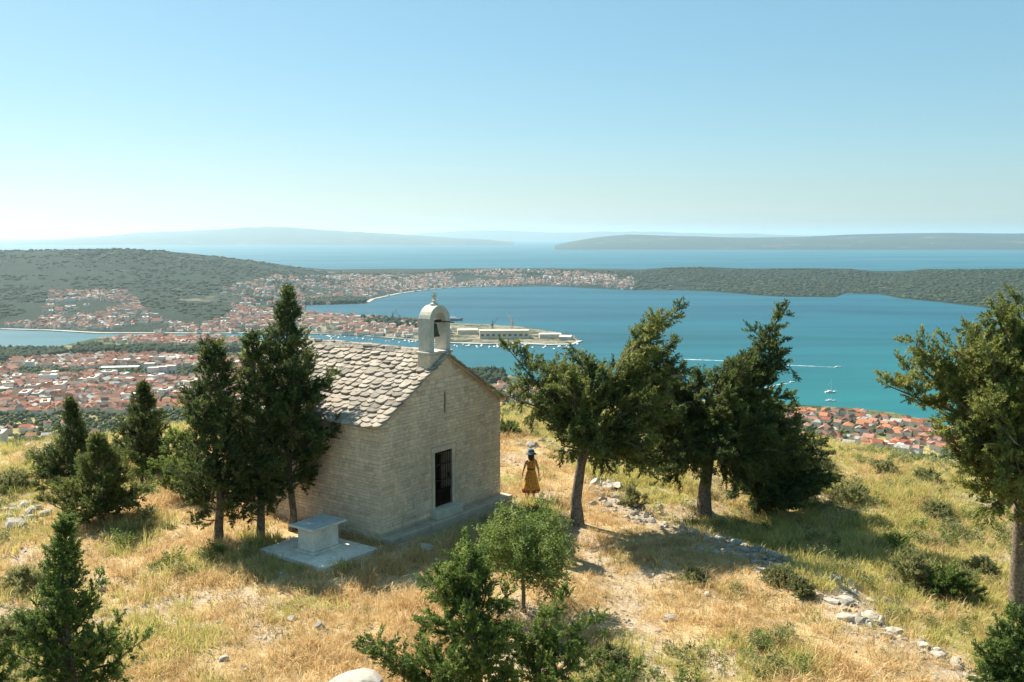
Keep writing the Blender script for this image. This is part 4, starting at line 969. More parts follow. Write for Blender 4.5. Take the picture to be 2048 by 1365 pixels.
# ------------------------------------------------------------ the woman
PW = at(1062, 997, 0.0); PW = Vector((PW.x, PW.y, gz(PW.x, PW.y)))
wom = empty('person', PW, R(8)); tag(wom, 'woman in a yellow patterned long dress and blue sun hat, seen from behind', 'person')
bmv = [(0,0,0.95),(0,0,1.12),(0,0,1.28),(0,-0.01,1.40),(0,0.0,1.47),(0,0.01,1.56),(0,0.015,1.63),
       (-0.17,0,1.38),(-0.24,0.02,1.12),(-0.29,0.06,0.90),(-0.295,0.075,0.82),(0.17,0,1.38),(0.24,0.02,1.12),(0.29,0.06,0.90),(0.295,0.075,0.82),
       (-0.09,0,0.86),(-0.085,0.02,0.48),(-0.085,0.03,0.10),(-0.09,0.12,0.03),(0.09,0,0.86),(0.085,-0.03,0.48),(0.09,-0.06,0.10),(0.10,0.03,0.03)]
bme = [(0,1),(1,2),(2,3),(3,4),(4,5),(5,6),(3,7),(7,8),(8,9),(9,10),(3,11),(11,12),(12,13),(13,14),(0,15),(15,16),(16,17),(17,18),(0,19),(19,20),(20,21),(21,22)]
brad = [.13,.11,.12,.11,.05,.085,.095,.05,.038,.027,.03,.05,.038,.027,.03,.085,.055,.036,.035,.085,.055,.036,.035]
for sx_ in (-1, 1):        # fingers
    hx = 0.295*sx_; b0 = 10 if sx_ < 0 else 14
    for fx, ln in ((-0.018,0.07),(-0.006,0.08),(0.007,0.075),(0.019,0.06)):
        i = len(bmv); bmv += [(hx+0.3*fx, 0.078+fx, 0.80), (hx+0.4*fx, 0.082+fx, 0.80-ln*0.6), (hx+0.3*fx-0.008*sx_, 0.086+fx, 0.80-ln)]; bme += [(b0, i), (i, i+1), (i+1, i+2)]; brad += [0.009, 0.008, 0.007]
    i = len(bmv); bmv += [(hx-0.02*sx_, 0.10, 0.81), (hx-0.025*sx_, 0.115, 0.785)]; bme += [(b0, i), (i, i+1)]; brad += [0.010, 0.008]
me = bpy.data.meshes.new('body'); me.from_pydata(bmv, bme, []); o = link('body', me, wom, M['skin'])
sk = o.modifiers.new('skin', 'SKIN'); sk.use_smooth_shade = True
for i, v in enumerate(me.skin_vertices[0].data): v.radius = (brad[i], brad[i]*(0.8 if i in (0,1,2,3) else 1)); v.use_root = (i == 0)
ss = o.modifiers.new('sub', 'SUBSURF'); ss.levels = 1; ss.render_levels = 2
dm, n, b, _o = newmat('yellow_patterned_cloth'); b.inputs['Roughness'].default_value = 0.85
vr = nd(n, 'ShaderNodeTexVoronoi'); vr.inputs['Scale'].default_value = 16; tc = nd(n, 'ShaderNodeTexCoord'); n.links.new(tc.outputs['Object'], vr.inputs['Vector'])
c = ramp(n, vr.outputs['Distance'], [(0.28, (0.26,0.08,0.03)), (0.42, (0.62,0.28,0.04))])
sp = nd(n, 'ShaderNodeSeparateXYZ'); n.links.new(tc.outputs['Object'], sp.inputs[0])
c = mixc(n, ramp(n, sp.outputs[2], [(0.36, (1,1,1)), (0.40, (0,0,0))]), c, (0.26,0.05,0.03)); n.links.new(c, b.inputs['Base Color'])
def dress(prof, n=40, amp=0.0, z_amp=0.9):
    V = []; F = []
    for rx, ry, z in prof:
        for k in range(n):
            t = 2*math.pi*k/n; f = 1+amp*max(0, (z_amp-z))*(math.sin(7*t+z*3)+0.5*math.sin(13*t+1)); V.append((rx*f*math.cos(t), ry*f*math.sin(t), z))
    for i in range(len(prof)-1):
        for k in range(n): F.append((i*n+k, i*n+(k+1) % n, (i+1)*n+(k+1) % n, (i+1)*n+k))
    return V, F
V, F = dress([(0.31,0.25,0.27),(0.28,0.225,0.45),(0.235,0.185,0.68),(0.195,0.155,0.88),(0.175,0.145,0.96),(0.135,0.115,1.08),(0.14,0.12,1.18),(0.165,0.135,1.28),(0.165,0.125,1.36),(0.12,0.10,1.42)], 40, 0.12)
o = link('dress', pymesh('dress', V, F, True), wom, dm); so2 = o.modifiers.new('thick', 'SOLIDIFY'); so2.thickness = 0.006
V, F = dress([(0.148,0.128,1.075),(0.152,0.131,1.10),(0.148,0.128,1.125)], 32); link('sash', pymesh('sash', V, F, True), wom, simple('brown_sash', (0.16,0.06,0.03)))
hh = MB().lathe([(0.0,1.72),(0.09,1.71),(0.105,1.66),(0.112,1.58),(0.115,1.50),(0.09,1.40),(0.05,1.34)], 20, (0, -0.012, 0)); hh.build('hair', M['hair'], wom, True)
ht = MB().lathe([(0.0,1.80),(0.07,1.795),(0.105,1.77),(0.12,1.70),(0.125,1.665),(0.17,1.65),(0.20,1.625),(0.20,1.62),(0.165,1.64),(0.115,1.655)], 28, (0, 0.01, 0)); o = ht.build('sun_hat', M['hat'], wom, True)
rb = MB().lathe([(0.127,1.668),(0.126,1.70)], 28, (0, 0.01, 0)).build('hat_band', simple('pale_ribbon', (0.35,0.40,0.42)), o, True)
for sx_, yy in ((-0.09, 0.09), (0.10, 0.0)): MB().box((sx_-0.045, yy-0.11, -0.005), (sx_+0.045, yy+0.11, 0.02)).build('sandal', M['sandal'], wom, bevel=0.008)

# ------------------------------------------------------------ towns
def tile_mat():
    m, n, b, o = newmat('terracotta_roof_tiles'); b.inputs['Roughness'].default_value = 0.9; b.inputs['Specular IOR Level'].default_value = 0.15
    c = ramp(n, rnd(n), [(0.0,(0.24,0.085,0.05)),(0.2,(0.34,0.13,0.08)),(0.4,(0.28,0.14,0.10)),(0.55,(0.36,0.18,0.12)),(0.7,(0.22,0.12,0.09)),(0.8,(0.30,0.22,0.17)),(0.9,(0.40,0.37,0.32)),(1.0,(0.46,0.44,0.42))])
    c = mixc(n, 1.0, c, ramp(n, noise(n, 0.4, 4, 0.7, pos(n)), [(0.3,(0.75,0.74,0.72)),(0.7,(1.15,1.12,1.1))]), 'MULTIPLY'); n.links.new(c, b.inputs['Base Color']); return m
def render_mat():
    m, n, b, o = newmat('rendered_house_walls'); b.inputs['Roughness'].default_value = 0.9; b.inputs['Specular IOR Level'].default_value = 0.15
    c = ramp(n, rnd(n), [(0.0,(0.62,0.58,0.50)),(0.3,(0.70,0.67,0.60)),(0.55,(0.60,0.50,0.38)),(0.75,(0.72,0.70,0.66)),(0.9,(0.55,0.42,0.32)),(1.0,(0.48,0.46,0.42))])
    # one random wall tone per house
    n.links.new(c, b.inputs['Base Color']); return m
MT, MW = tile_mat(), render_mat()
def house_geo(kind):
    """unit footprint -0.5..0.5, wall height 1, roof apex ~1.38 ; returns walls, roof"""
    W = ([(-.5,-.5,-.6),(.5,-.5,-.6),(.5,.5,-.6),(-.5,.5,-.6),(-.5,-.5,1),(.5,-.5,1),(.5,.5,1),(-.5,.5,1)], [(0,1,5,4),(1,2,6,5),(2,3,7,6),(3,0,4,7),(4,5,6,7)])
    e = 0.56
    if kind == 0:      # hip
        Rf = ([(-e,-e,1.0),(e,-e,1.0),(e,e,1.0),(-e,e,1.0),(-.22,0,1.42),(.22,0,1.42)], [(0,1,5,4),(1,2,5),(2,3,4,5),(3,0,4),(3,2,1,0)])
    elif kind == 1:    # gable
        W = (W[0]+[(-.5,0,1.38),(.5,0,1.38)], W[1]+[(7,4,8),(5,6,9)])
        Rf = ([(-e,-e,.97),(e,-e,.97),(e,e,.97),(-e,e,.97),(-e,0,1.42),(e,0,1.42)], [(0,1,5,4),(2,3,4,5),(4,3,0),(1,2,5),(3,2,1,0)])
    else:              # L-shaped: two gables
        Rf = ([(-e,-e,1.0),(e,-e,1.0),(e,0.1,1.0),(-e,0.1,1.0),(-e,-.23,1.36),(e,-.23,1.36),(-e,.1,1.0),(0.1,.1,1.0),(0.1,e,1.0),(-e,e,1.0),(-.23,-.1,1.36),(-.23,e,1.36)],
              [(0,1,5,4),(2,3,4,5),(4,3,0),(1,2,5),(3,2,1,0),(6,10,11,9),(7,8,11,10),(8,9,11),(9,8,7,6)])
        W = ([(-.5,-.5,-.6),(.5,-.5,-.6),(.5,.05,-.6),(.05,.05,-.6),(.05,.5,-.6),(-.5,.5,-.6),(-.5,-.5,1),(.5,-.5,1),(.5,.05,1),(.05,.05,1),(.05,.5,1),(-.5,.5,1)],
             [(0,1,7,6),(1,2,8,7),(2,3,9,8),(3,4,10,9),(4,5,11,10),(5,0,6,11)])
    return W, Rf
HG = [house_geo(k) for k in range(3)]
HG.append(([(-.5,-.5,-.6),(.5,-.5,-.6),(.5,.5,-.6),(-.5,.5,-.6),(-.5,-.5,1),(.5,-.5,1),(.5,.5,1),(-.5,.5,1)], [(0,1,5,4),(1,2,6,5),(2,3,7,6),(3,0,4,7),(4,5,6,7)]))
HG[3] = (HG[3], ([(-.3,-.2,1.01),(.1,-.2,1.01),(.1,.2,1.01),(-.3,.2,1.01),(-.3,-.2,1.15),(.1,-.2,1.15),(.1,.2,1.15),(-.3,.2,1.15)], [(0,1,5,4),(1,2,6,5),(2,3,7,6),(3,0,4,7),(4,5,6,7)]))
HWM = []; HRM = []
for (W_, R_) in HG[:3]:
    a_ = pymesh('wall', *W_); a_.materials.append(MW); b_ = pymesh('roof', *R_); b_.materials.append(MT); HWM.append(a_); HRM.append(b_)
def plainf(x, y): return gz(x, y)
def isf(x, y): return float(isl_z(np.array([x]), np.array([y]))[0])
def spf(x, y): return float(spit_z(np.array([x]), np.array([y]))[0])
hr = np.random.default_rng(77)
HS = []      # (x,y,z,sx,sy,h,rot,kind,dist,town)
def on_ground(px, py, fz, z0):
    """walk the ray until it meets the land"""
    z = z0
    for _ in range(5):
        p = at(px, py, z); z = fz(p.x, p.y)
    return p.x, p.y, z
occ = {}
def town(name, poly, n, fz, z0, smin=9, smax=16, cell=13, clumpy=0.0, orient=0.3):
    xs = [p[0] for p in poly]; ys = [p[1] for p in poly]; made = 0; tries = 0
    # sample evenly over the ground, not over the picture
    W = [at(a_, b_, z0) for a_, b_ in poly]; X0, X1 = min(p.x for p in W), max(p.x for p in W); Y0, Y1 = min(p.y for p in W), max(p.y for p in W)
    while made < n and tries < n*30:
        tries += 1; x, y = hr.uniform(X0, X1), hr.uniform(Y0, Y1); ins = False; j = len(W)-1
        for i in range(len(W)):
            if ((W[i].y > y) != (W[j].y > y)) and x < (W[j].x-W[i].x)*(y-W[i].y)/(W[j].y-W[i].y)+W[i].x: ins = not ins
            j = i
        if not ins: continue
        if clumpy and fbm(np.array([x/110]), np.array([y/110]), 3)[0] < clumpy: continue
        key = (int(x//cell), int(y//cell))
        if key in occ: continue
        z = fz(x, y)
        if z < SEA+0.8: continue
        occ[key] = 1
        a = orient+0.4*math.sin(x/230)+0.3*math.cos(y/170)+(math.pi/2 if hr.random() < 0.4 else 0)+hr.normal()*0.12
        s1 = hr.uniform(smin, smax); s2 = s1*hr.uniform(0.6, 0.95)
        big = hr.random() < (0.035 if name in ('left', 'shore') else 0.0)
        if big: s1 = hr.uniform(16, 34); s2 = hr.uniform(10, 16)
        elif hr.random() < 0.12: s1 *= 1.5
        HS.append((x, y, z, s1, s2, hr.uniform(4.5, 8.5)*(1.5 if big else 1), a, 3 if big else int(hr.choice([0,0,1,1,2])), math.hypot(x, y), name)); made += 1
# right-hand coast (nearest)
town('right', [(1560,814),(1640,816),(1720,822),(1800,833),(1870,850),(1960,875),(2120,905),(2250,960),(2100,960),(1950,935),(1800,905),(1680,892),(1560,880)], 210, plainf, SEA+8, 8, 13, 12.5, -0.12)
town('mid', [(950,756),(1100,776),(1300,800),(1450,812),(1560,818),(1560,870),(1300,860),(1000,840),(930,770)], 130, plainf, SEA+10, 9, 15, 14)
town('left', [(-40,720),(120,706),(300,704),(430,712),(620,720),(640,840),(420,845),(330,836),(160,822),(-40,824)], 1250, plainf, SEA+12, 7, 13, 12.5, -0.10)
town('left', [(-40,842),(60,838),(230,858),(150,880),(-40,900)], 14, plainf, SEA+15, 9, 15, 15, -0.02)
town('islet', [(205,683),(260,675),(400,675),(480,679),(500,692),(300,694)], 190, plainf, SEA+2, 9, 15, 11)
town('shore', [(-40,658),(100,660),(200,666),(400,667),(600,666),(600,640),(480,610),(400,650),(330,640),(250,600),(100,600),(80,640),(-40,650)], 800, isf, SEA+10, 8, 13, 14, -0.08)
town('shore', [(610,606),(740,599),(860,578),(900,573),(1000,570),(1100,570),(1268,577),(1268,556),(1180,549),(1000,547),(850,551),(700,552),(560,566),(440,590),(470,640),(600,640)], 1700, isf, SEA+14, 9, 15, 17, -0.12)
town('spit', [(602,664),(700,668),(840,680),(900,684),(900,656),(800,648),(700,640),(612,628)], 230, spf, SEA+6, 9, 16, 12)
HS.sort(key=lambda h: h[8])
HLAB = {'right': ('house in the red-roofed coastal village below the right slope', 'houses of the coastal village at right'),
        'mid': ('house by the near shore seen between the chapel and the bent cypresses', 'houses on the shore behind the bent trees'),
        'left': ('house at the near edge of the town spread over the plain at left', 'houses of the left town')}
# prefer the ones the camera can see
def vis(h):
    x, y, z = h[0], h[1], h[2]+h[5]
    d = Vector((x, y, z-CAM_Z)); xc = x/(y*CP-(z-CAM_Z)*SP); px = 1024+FPX*xc
    yc = (y*SP+(z-CAM_Z)*CP)/(y*CP-(z-CAM_Z)*SP); py = 682.5-FPX*yc
    if px < -5 or px > 2055: return False
    if 600 < px < 1000 and py > 690: return False           # chapel
    if 1100 < px < 1580 and py > 740: return False
    t = np.linspace(0.01, 0.9, 60); return bool((G(x*t, y*t) < CAM_Z+(z-CAM_Z)*t).all())
ind = []; rest = []
for h in HS:
    if h[9] in HLAB and h[7] != 3 and len(ind) < 290 and vis(h): ind.append(h)
    else: rest.append(h)
ROOFS = [('rust-red', (0.30,0.10,0.055)), ('orange', (0.44,0.19,0.10)), ('brownish', (0.22,0.12,0.085)), ('pinkish', (0.38,0.20,0.15)), ('grey', (0.36,0.34,0.31))]
MTI, n, b, _o = newmat('house_roof_tiles'); b.inputs['Roughness'].default_value = 0.9; b.inputs['Specular IOR Level'].default_value = 0.15
oc = nd(n, 'ShaderNodeObjectInfo').outputs['Color']
n.links.new(mixc(n, 1.0, oc, ramp(n, noise(n, 0.4, 4, 0.7, pos(n)), [(0.3,(0.72,0.72,0.72)),(0.7,(1.2,1.17,1.15))]), 'MULTIPLY'), b.inputs['Base Color'])
for m_ in HRM: m_.materials.clear(); m_.materials.append(MTI)
def zone(x, y, z, tn):
    d = Vector((x, y, z-CAM_Z)); px = 1024+FPX*x/(y*CP-(z-CAM_Z)*SP)
    if tn == 'right':
        zx = 'just right of the dark juniper' if px < 1640 else 'below the anchored sailboats' if px < 1720 else 'between the sailboats and the big right tree' if px < 1800 else 'under the left branches of the big right tree' if px < 1900 else 'seen through the big right tree'
        t = y/float(shore_near(x/y)); zy = 'at the waterline' if t > 0.93 else 'in the middle rows' if t > 0.8 else 'in the rows nearest the hilltop'
        return zy+' '+zx
    if tn == 'mid': return 'on the near shore behind the bent cypresses'
    zx = 'at the left edge' if px < 90 else 'above the slender conifer' if px < 220 else 'above the squat conifer' if px < 340 else 'beside the three cypresses'
    return ('in the nearest streets of the plain ' if y < 1150 else 'in the inner streets of the plain ')+zx
for (x, y, z, s1, s2, hh_, a, k, d, tn) in ind:
    e_ = empty('house', (x, y, z), a); grp = HLAB[tn][1]; rn, rc = ROOFS[int(hr.choice([0,0,0,1,1,1,2,2,3,3,4]))]
    lab = ('tall' if hh_ > 7.3 else 'low' if hh_ < 5.3 else 'small' if s1 < 9 else 'house')
    lab = ('' if lab == 'house' else lab+' ')+rn+'-roofed '+['hipped','gabled','L-shaped'][k]+' house '+zone(x, y, z, tn)
    tag(e_, ' '.join(lab.split()[:16]), 'house', grp)
    link('wall', HWM[k], e_, None, scale=(s1, s2, hh_)); link('roof', HRM[k], e_, None, scale=(s1, s2, hh_)).color = (*rc, 1)
def mass(name, items, label=None):
    Vv = []; Ff = []; Mi = []; off = 0
    for (x, y, z, s1, s2, hh_, a, k, d, tn) in items:
        ca, sa = math.cos(a), math.sin(a)
        for mi, (v, f) in enumerate(HG[k]):
            for p in v: Vv.append((x+p[0]*s1*ca-p[1]*s2*sa, y+p[0]*s1*sa+p[1]*s2*ca, z+p[2]*hh_))
            for q in f: Ff.append(tuple(i+off for i in q)); Mi.append(1-mi if False else mi)
            off += len(v)
    me = pymesh(name, Vv, Ff); me.materials.append(MW); me.materials.append(MT); me.polygons.foreach_set('material_index', Mi)
    o = link(name, me); o['kind'] = 'stuff'; return o
mass('town_houses', rest)

# larger pale buildings one can pick out
def hall(px, py, L, Wd, H, rot, label, fz=plainf, z0=SEA+10, gable=False, wm='hall_wall', rm='sheet_roof', group=None, nwin=0):
    x, y, z = on_ground(px, py, fz, z0); e_ = empty('large_building', (x, y, z-0.5), rot); tag(e_, label, 'building', group)
    MB().box((-L/2,-Wd/2,-3),(L/2,Wd/2,H)).build('wall', M[wm], e_)
    if gable: MB().add([(-L/2-.5,-Wd/2-.5,H),(L/2+.5,-Wd/2-.5,H),(L/2+.5,Wd/2+.5,H),(-L/2-.5,Wd/2+.5,H),(-L/2-.5,0,H+Wd*0.14),(L/2+.5,0,H+Wd*0.14)], [(0,1,5,4),(2,3,4,5),(4,3,0),(1,2,5),(3,2,1,0)]).build('roof', M[rm], e_)
    else: MB().box((-L/2-.4,-Wd/2-.4,H+0.01),(L/2+.4,Wd/2+.4,H+1.0)).build('roof', M[rm], e_)
    for i in range(nwin):
        xx = -L/2+L*(i+0.5)/nwin; MB().box((xx-L/nwin*0.28,-Wd/2-0.12,H*0.35),(xx+L/nwin*0.28,-Wd/2-0.02,H*0.62)).build('window', M['dark'], e_)
    return e_
M['tan_roof'] = simple('tan_sheet_roof', (0.50,0.43,0.33), 0.8, 0.1, 0.05)
M['white_roof'] = simple('white_roof_sheet', (0.62,0.60,0.55), 0.6, 0.05, 0.05)
M['block_wall'] = simple('grey_block_wall', (0.50,0.49,0.47), 0.9, 0.1, 0.1)
hall(250,806,62,14,4,0.42,'long white low hall roof among the red roofs of the left plain',rm='white_roof')
hall(22,782,40,22,5,0.1,'white-roofed warehouse at the left edge of the plain',rm='white_roof')
hall(240,740,60,18,5,0.15,'long pale shed in the middle of the left town',rm='white_roof')
hall(310,724,60,25,7,0.1,'wide pale hall near the dark trees of the left town')
hall(18,800,32,14,4,0.1,'smaller white shed below the warehouse at the left edge',rm='white_roof')
hall(400,770,40,20,7,0.1,'grey-roofed hall just left of the tall cypresses')
for i, (px, py) in enumerate(((308,757),(325,755),(342,753),(300,748))):
    lab = ['grey apartment block, first from the left in the row of blocks','grey apartment block in the middle of the row of blocks','grey apartment block at the right end of the row of blocks','pale apartment block behind the row of grey blocks'][i]
    hall(px, py, 16, 13, 17, 0.2, lab, wm='block_wall', rm='sheet_roof', group='apartment blocks in the left town', nwin=3)
hall(1780,897,46,14,6,-0.3,'long white-walled building at the lower edge of the coastal village',rm='white_roof')
hall(1500,842,30,14,6,0.2,'flat-roofed pale building behind the bent cypresses')
# shipyard
hall(1008,676,108,34,17,0.06,'long cream shipyard hall on the tip of the spit',fz=spf,z0=SEA+2,rm='tan_roof',nwin=9)
hall(1100,676,48,26,9,0.05,'white-roofed boat shed right of the long shipyard hall',fz=spf,z0=SEA+2,rm='white_roof')
hall(1132,679,26,20,7,-0.3,'small white shed at the very end of the spit',fz=spf,z0=SEA+2,gable=True,rm='white_roof')
hall(880,664,50,24,9,0.2,'brownish shipyard workshop behind the bell arch',fz=spf,z0=SEA+2,gable=True)
hall(935,668,46,26,10,0.1,'pale workshop left of the long shipyard hall',fz=spf,z0=SEA+2,gable=True)
hall(835,654,36,18,8,0.1,'grey workshop left of the bell arch',fz=spf,z0=SEA+2,gable=True)
def crane(px, py, H, jib, rot, label, mat):
    x, y, z = on_ground(px, py, spf, SEA+2)
    if z < SEA: z = SEA+1.5
    e_ = empty('harbour_crane', (x, y, z), rot); tag(e_, label, 'crane', 'harbour cranes')
    m_ = MB(); [m_.tube([(sx_*3, sy_*3, 0), (sx_*1.4, sy_*1.4, H*0.45)], 0.45, 5) for sx_ in (-1,1) for sy_ in (-1,1)]; m_.build('legs', M[mat], e_)
    MB().tube([(0,0,H*0.42),(0,0,H)], 1.1, 6).build('mast', M[mat], e_); MB().tube([(0,0,H*0.7),(jib*0.7,0,H*1.25)], [0.9,0.4], 5).build('jib', M[mat], e_)
    MB().tube([(0,0,H),(jib*0.7,0,H*1.25)], 0.15, 4).build('stay', M[mat], e_); MB().box((-4,-1.8,H*0.55),(1.8,1.8,H*0.72)).build('cab', M[mat], e_)
crane(1024,668,38,34,2.2,'tall pale crane leaning left behind the shipyard hall','steel_red')
crane(985,664,26,24,0.6,'small dark crane left of the tall pale one','steel_grey')
crane(785,650,30,22,0.9,'dark crane left of the bell arch','steel_grey')
crane(800,650,24,22,2.3,'shorter dark crane beside the other near the bell arch','steel_grey')

# ------------------------------------------------------------ boats
def boat(px, py, L, rot, label, mast=0, deck=True, name='motorboat', cat='boat', group=None, hull='white_hull'):
    p = at(px, py, SEA); e_ = empty(name, (p.x, p.y, SEA), rot); tag(e_, label, cat, group); w_ = L*0.28
    st = [(-0.5,0.85,0.0),(-0.2,1.0,0.0),(0.15,0.9,0.02),(0.38,0.5,0.05),(0.5,0.03,0.09)]; V = []; F = []
    for t, ww, up_ in st: V += [(t*L,-ww*w_/2,L*(0.11+up_*0.6)),(t*L*0.96,-ww*w_*0.3,-0.3),(t*L*0.96,ww*w_*0.3,-0.3),(t*L,ww*w_/2,L*(0.11+up_*0.6))]
    for i in range(len(st)-1): a_ = 4*i; F += [(a_,a_+4,a_+5,a_+1),(a_+1,a_+5,a_+6,a_+2),(a_+2,a_+6,a_+7,a_+3),(a_+3,a_+7,a_+4,a_)]
    F += [(0,1,2,3),(16,19,18,17)]
    MB().add(V, F).build('hull', M[hull], e_)
    if deck: MB().prism_y([(-0.28*L,0.11*L),(0.2*L,0.12*L),(0.08*L,0.2*L),(-0.2*L,0.21*L)], -w_*0.28, w_*0.28).build('cabin', M['white_hull'], e_)
    if mast:
        MB().tube([(0.06*L,0,0.1*L),(0.06*L,0,mast)], [0.16,0.08], 6).build('mast', M['mast'], e_)
        MB().tube([(0.06*L,0,0.24*L),(-0.4*L,0,0.24*L)], 0.16, 6).build('boom', M['mast'], e_)
        s_ = MB(); [s_.tube([(0.06*L,0,mast*0.97), q], 0.05, 3) for q in ((0.49*L,0,0.17*L),(-0.49*L,0,0.12*L))]; s_.build('stays', M['mast'], e_)
    return e_
boat(1661,786,17,0.15,'white sailboat with a bare mast anchored off the village',mast=21,name='sailboat',cat='sailboat')
boat(1661,803,13,-0.2,'smaller white sailboat anchored nearer the village shore',mast=11,name='sailboat',cat='sailboat')
def wake(pts, w0, w1, name='boat_wake'):
    P = [at(a_, b_, SEA+0.12) for a_, b_ in pts]; V = []; F = []; n_ = len(P)
    for i, p in enumerate(P):
        d = (P[min(i+1, n_-1)]-P[max(i-1, 0)]).normalized(); s = Vector((-d.y, d.x, 0)); ww = w0+(w1-w0)*i/(n_-1)
        V += [p-s*ww/2, p-s*ww*0.15+Vector((0,0,.05)), p+s*ww*0.15+Vector((0,0,.05)), p+s*ww/2]
    for i in range(n_-1):
        for k in range(3): F.append((4*i+k, 4*i+4+k, 4*i+5+k, 4*i+1+k))
    o = MB().add(V, F).build(name, WK); o['kind'] = 'stuff'; return o
WK, n, b, o_ = newmat('white_foam'); b.inputs['Base Color'].default_value = (0.75,0.85,0.85,1); b.inputs['Roughness'].default_value = 0.8
tr_ = nd(n, 'ShaderNodeBsdfTransparent'); mx = nd(n, 'ShaderNodeMixShader'); n.links.new(ramp(n, noise(n, 0.12, 4, 0.7, pos(n)), [(0.38,(0.08,)*3),(0.62,(0.65,)*3)]), mx.inputs[0])
n.links.new(tr_.outputs[0], mx.inputs[1]); n.links.new(b.outputs[0], mx.inputs[2]); n.links.new(mx.outputs[0], o_.inputs[0])
wake([(1672,735),(1620,732.5),(1560,730.5)], 3, 9); wake([(1560,730.5),(1450,722),(1368,719)], 7, 9)
boat(1676,735,11,0.0,'speedboat pulling a long white wake across the bay')
wake([(1580,766),(1560,769),(1530,776)], 3, 7); boat(1583,765.5,9,0.5,'small speedboat with a short wake right of the bent cypress top')
boat(908,642,48,0.1,'dark grey ship moored beyond the bell arch',name='ship',cat='ship',hull='steel_grey')
boat(840,641,26,0.1,'small dark ship moored left of the bell arch',name='ship',cat='ship',hull='steel_grey')
mr = random.Random(21)
for i in range(70):        # marina
    px = mr.uniform(640, 1160); n_ = np.interp(px, _spx, _sny); py = n_+mr.uniform(1.2, 7.5)
    if 838 < px < 912 and False: continue
    boat(px, py, mr.uniform(8, 15), mr.choice([1.4, 1.6, 4.6]), 'small white moored boat '+('left of the bell arch' if px < 840 else 'between the bell arch and the long hall' if px < 960 else 'in front of the long shipyard hall' if px < 1060 else 'at the tip of the shipyard spit'), mast=mr.choice([0,0,13]), deck=False, name='moored_boat', group='boats moored in the marina')

# quay walls: pale strip of the waterfront
def quay(pts, wd, name, label):
    P = [at(a_, b_, SEA) for a_, b_ in pts]; V = []; F = []
    for i, p in enumerate(P):
        d = (P[min(i+1, len(P)-1)]-P[max(i-1, 0)]).normalized(); s = Vector((-d.y, d.x, 0))*wd/2
        V += [p-s-Vector((0,0,2)), p-s+Vector((0,0,2.2)), p+s+Vector((0,0,2.2)), p+s-Vector((0,0,2))]
    for i in range(len(P)-1):
        for k in range(3): F.append((4*i+k, 4*i+4+k, 4*i+5+k, 4*i+1+k))
    o = MB().add(V, F).build(name, M['concrete']); tag(o, label, 'quay'); return o
quay(list(zip(_spx[1:], [y_-0.6 for y_ in _sny[1:]])), 16, 'quay', 'pale stone waterfront quay along the spit and marina')
quay([(735,606),(745,599.5),(800,587.5),(870,578.6),(930,574.6),(1000,573.5)], 16, 'beach_quay', 'pale beach promenade curving round the far side of the bay')
quay([(0,659.5),(100,662),(200,667.6),(400,668),(590,668)], 16, 'quay', 'pale waterfront quay on the island shore at left')

# ------------------------------------------------------------ trees among the towns (too many to count)
ICO = None
bm = bmesh.new(); bmesh.ops.create_icosphere(bm, subdivisions=2, radius=0.5); ICV = np.array([v.co[:] for v in bm.verts]); ICF = np.array([[v.index for v in f.verts] for f in bm.faces]); bm.free()
bm = bmesh.new(); bmesh.ops.create_icosphere(bm, subdivisions=1, radius=0.5); IC1V = np.array([v.co[:] for v in bm.verts]); IC1F = np.array([[v.index for v in f.verts] for f in bm.faces]); bm.free()
def blobs(name, P, S_, Hh, mat, seed, base=(ICV, ICF)):
    r = np.random.default_rng(seed); BV, BF = base; n = len(P); nv = len(BV)
    V = BV[None]*(1+r.normal(0, 0.16, (n, nv, 1)))*np.stack([S_, S_, Hh], -1)[:, None, :]+np.asarray(P)[:, None, :]+np.array([0, 0, 1.0])*(Hh*0.4)[:, None, None]
    F = BF[None]+(np.arange(n)*nv)[:, None, None]; me = npmesh(name, V.reshape(-1, 3), F.reshape(-1, 3))
    o = link(name, me, mat=mat); o['kind'] = 'stuff'; return o
def tmat(name, cols):
    m, n, b, o = newmat(name); b.inputs['Roughness'].default_value = 0.9; b.inputs['Specular IOR Level'].default_value = 0.1
    c = ramp(n, rnd(n), [(i/(len(cols)-1), c) for i, c in enumerate(cols)])
    c = mixc(n, 1.0, c, ramp(n, noise(n, 0.5, 4, 0.7, pos(n)), [(0.3,(0.6,0.62,0.6)),(0.7,(1.35,1.3,1.2))]), 'MULTIPLY')
    n.links.new(c, b.inputs['Base Color']); bump(n, b, noise(n, 0.9, 3, 0.6, pos(n)), 1.0, 1.2); return m
TMt = tmat('town_tree_leaves', [(0.045,0.070,0.032),(0.08,0.105,0.045),(0.12,0.135,0.055)])
TMd = tmat('dark_pine_needles', [(0.022,0.040,0.022),(0.035,0.055,0.028),(0.045,0.065,0.03)])
def sample_poly(poly, n, z0, seed, fz=None, thr=None, f=1/140):
    r = np.random.default_rng(seed); W = [at(a_, b_, z0) for a_, b_ in poly]; xs = np.array([p.x for p in W]); ys = np.array([p.y for p in W])
    X = r.uniform(xs.min(), xs.max(), n); Y = r.uniform(ys.min(), ys.max(), n); ins = np.zeros(n, bool); j = len(W)-1
    for i in range(len(W)):
        c_ = ((ys[i] > Y) != (ys[j] > Y)); xi = (xs[j]-xs[i])*(Y-ys[i])/(ys[j]-ys[i]+1e-9)+xs[i]; ins ^= c_ & (X < xi); j = i
    if thr is not None: ins &= fbm(X*f+33, Y*f+12, 3) > thr
    return X[ins], Y[ins]
pts = []; 
Xa, Ya = sample_poly([(-300,705),(430,700),(960,745),(1600,815),(1900,850),(2300,950),(2300,1100),(1500,900),(900,880),(-300,920)], 60000, SEA+10, 1, thr=-0.10)
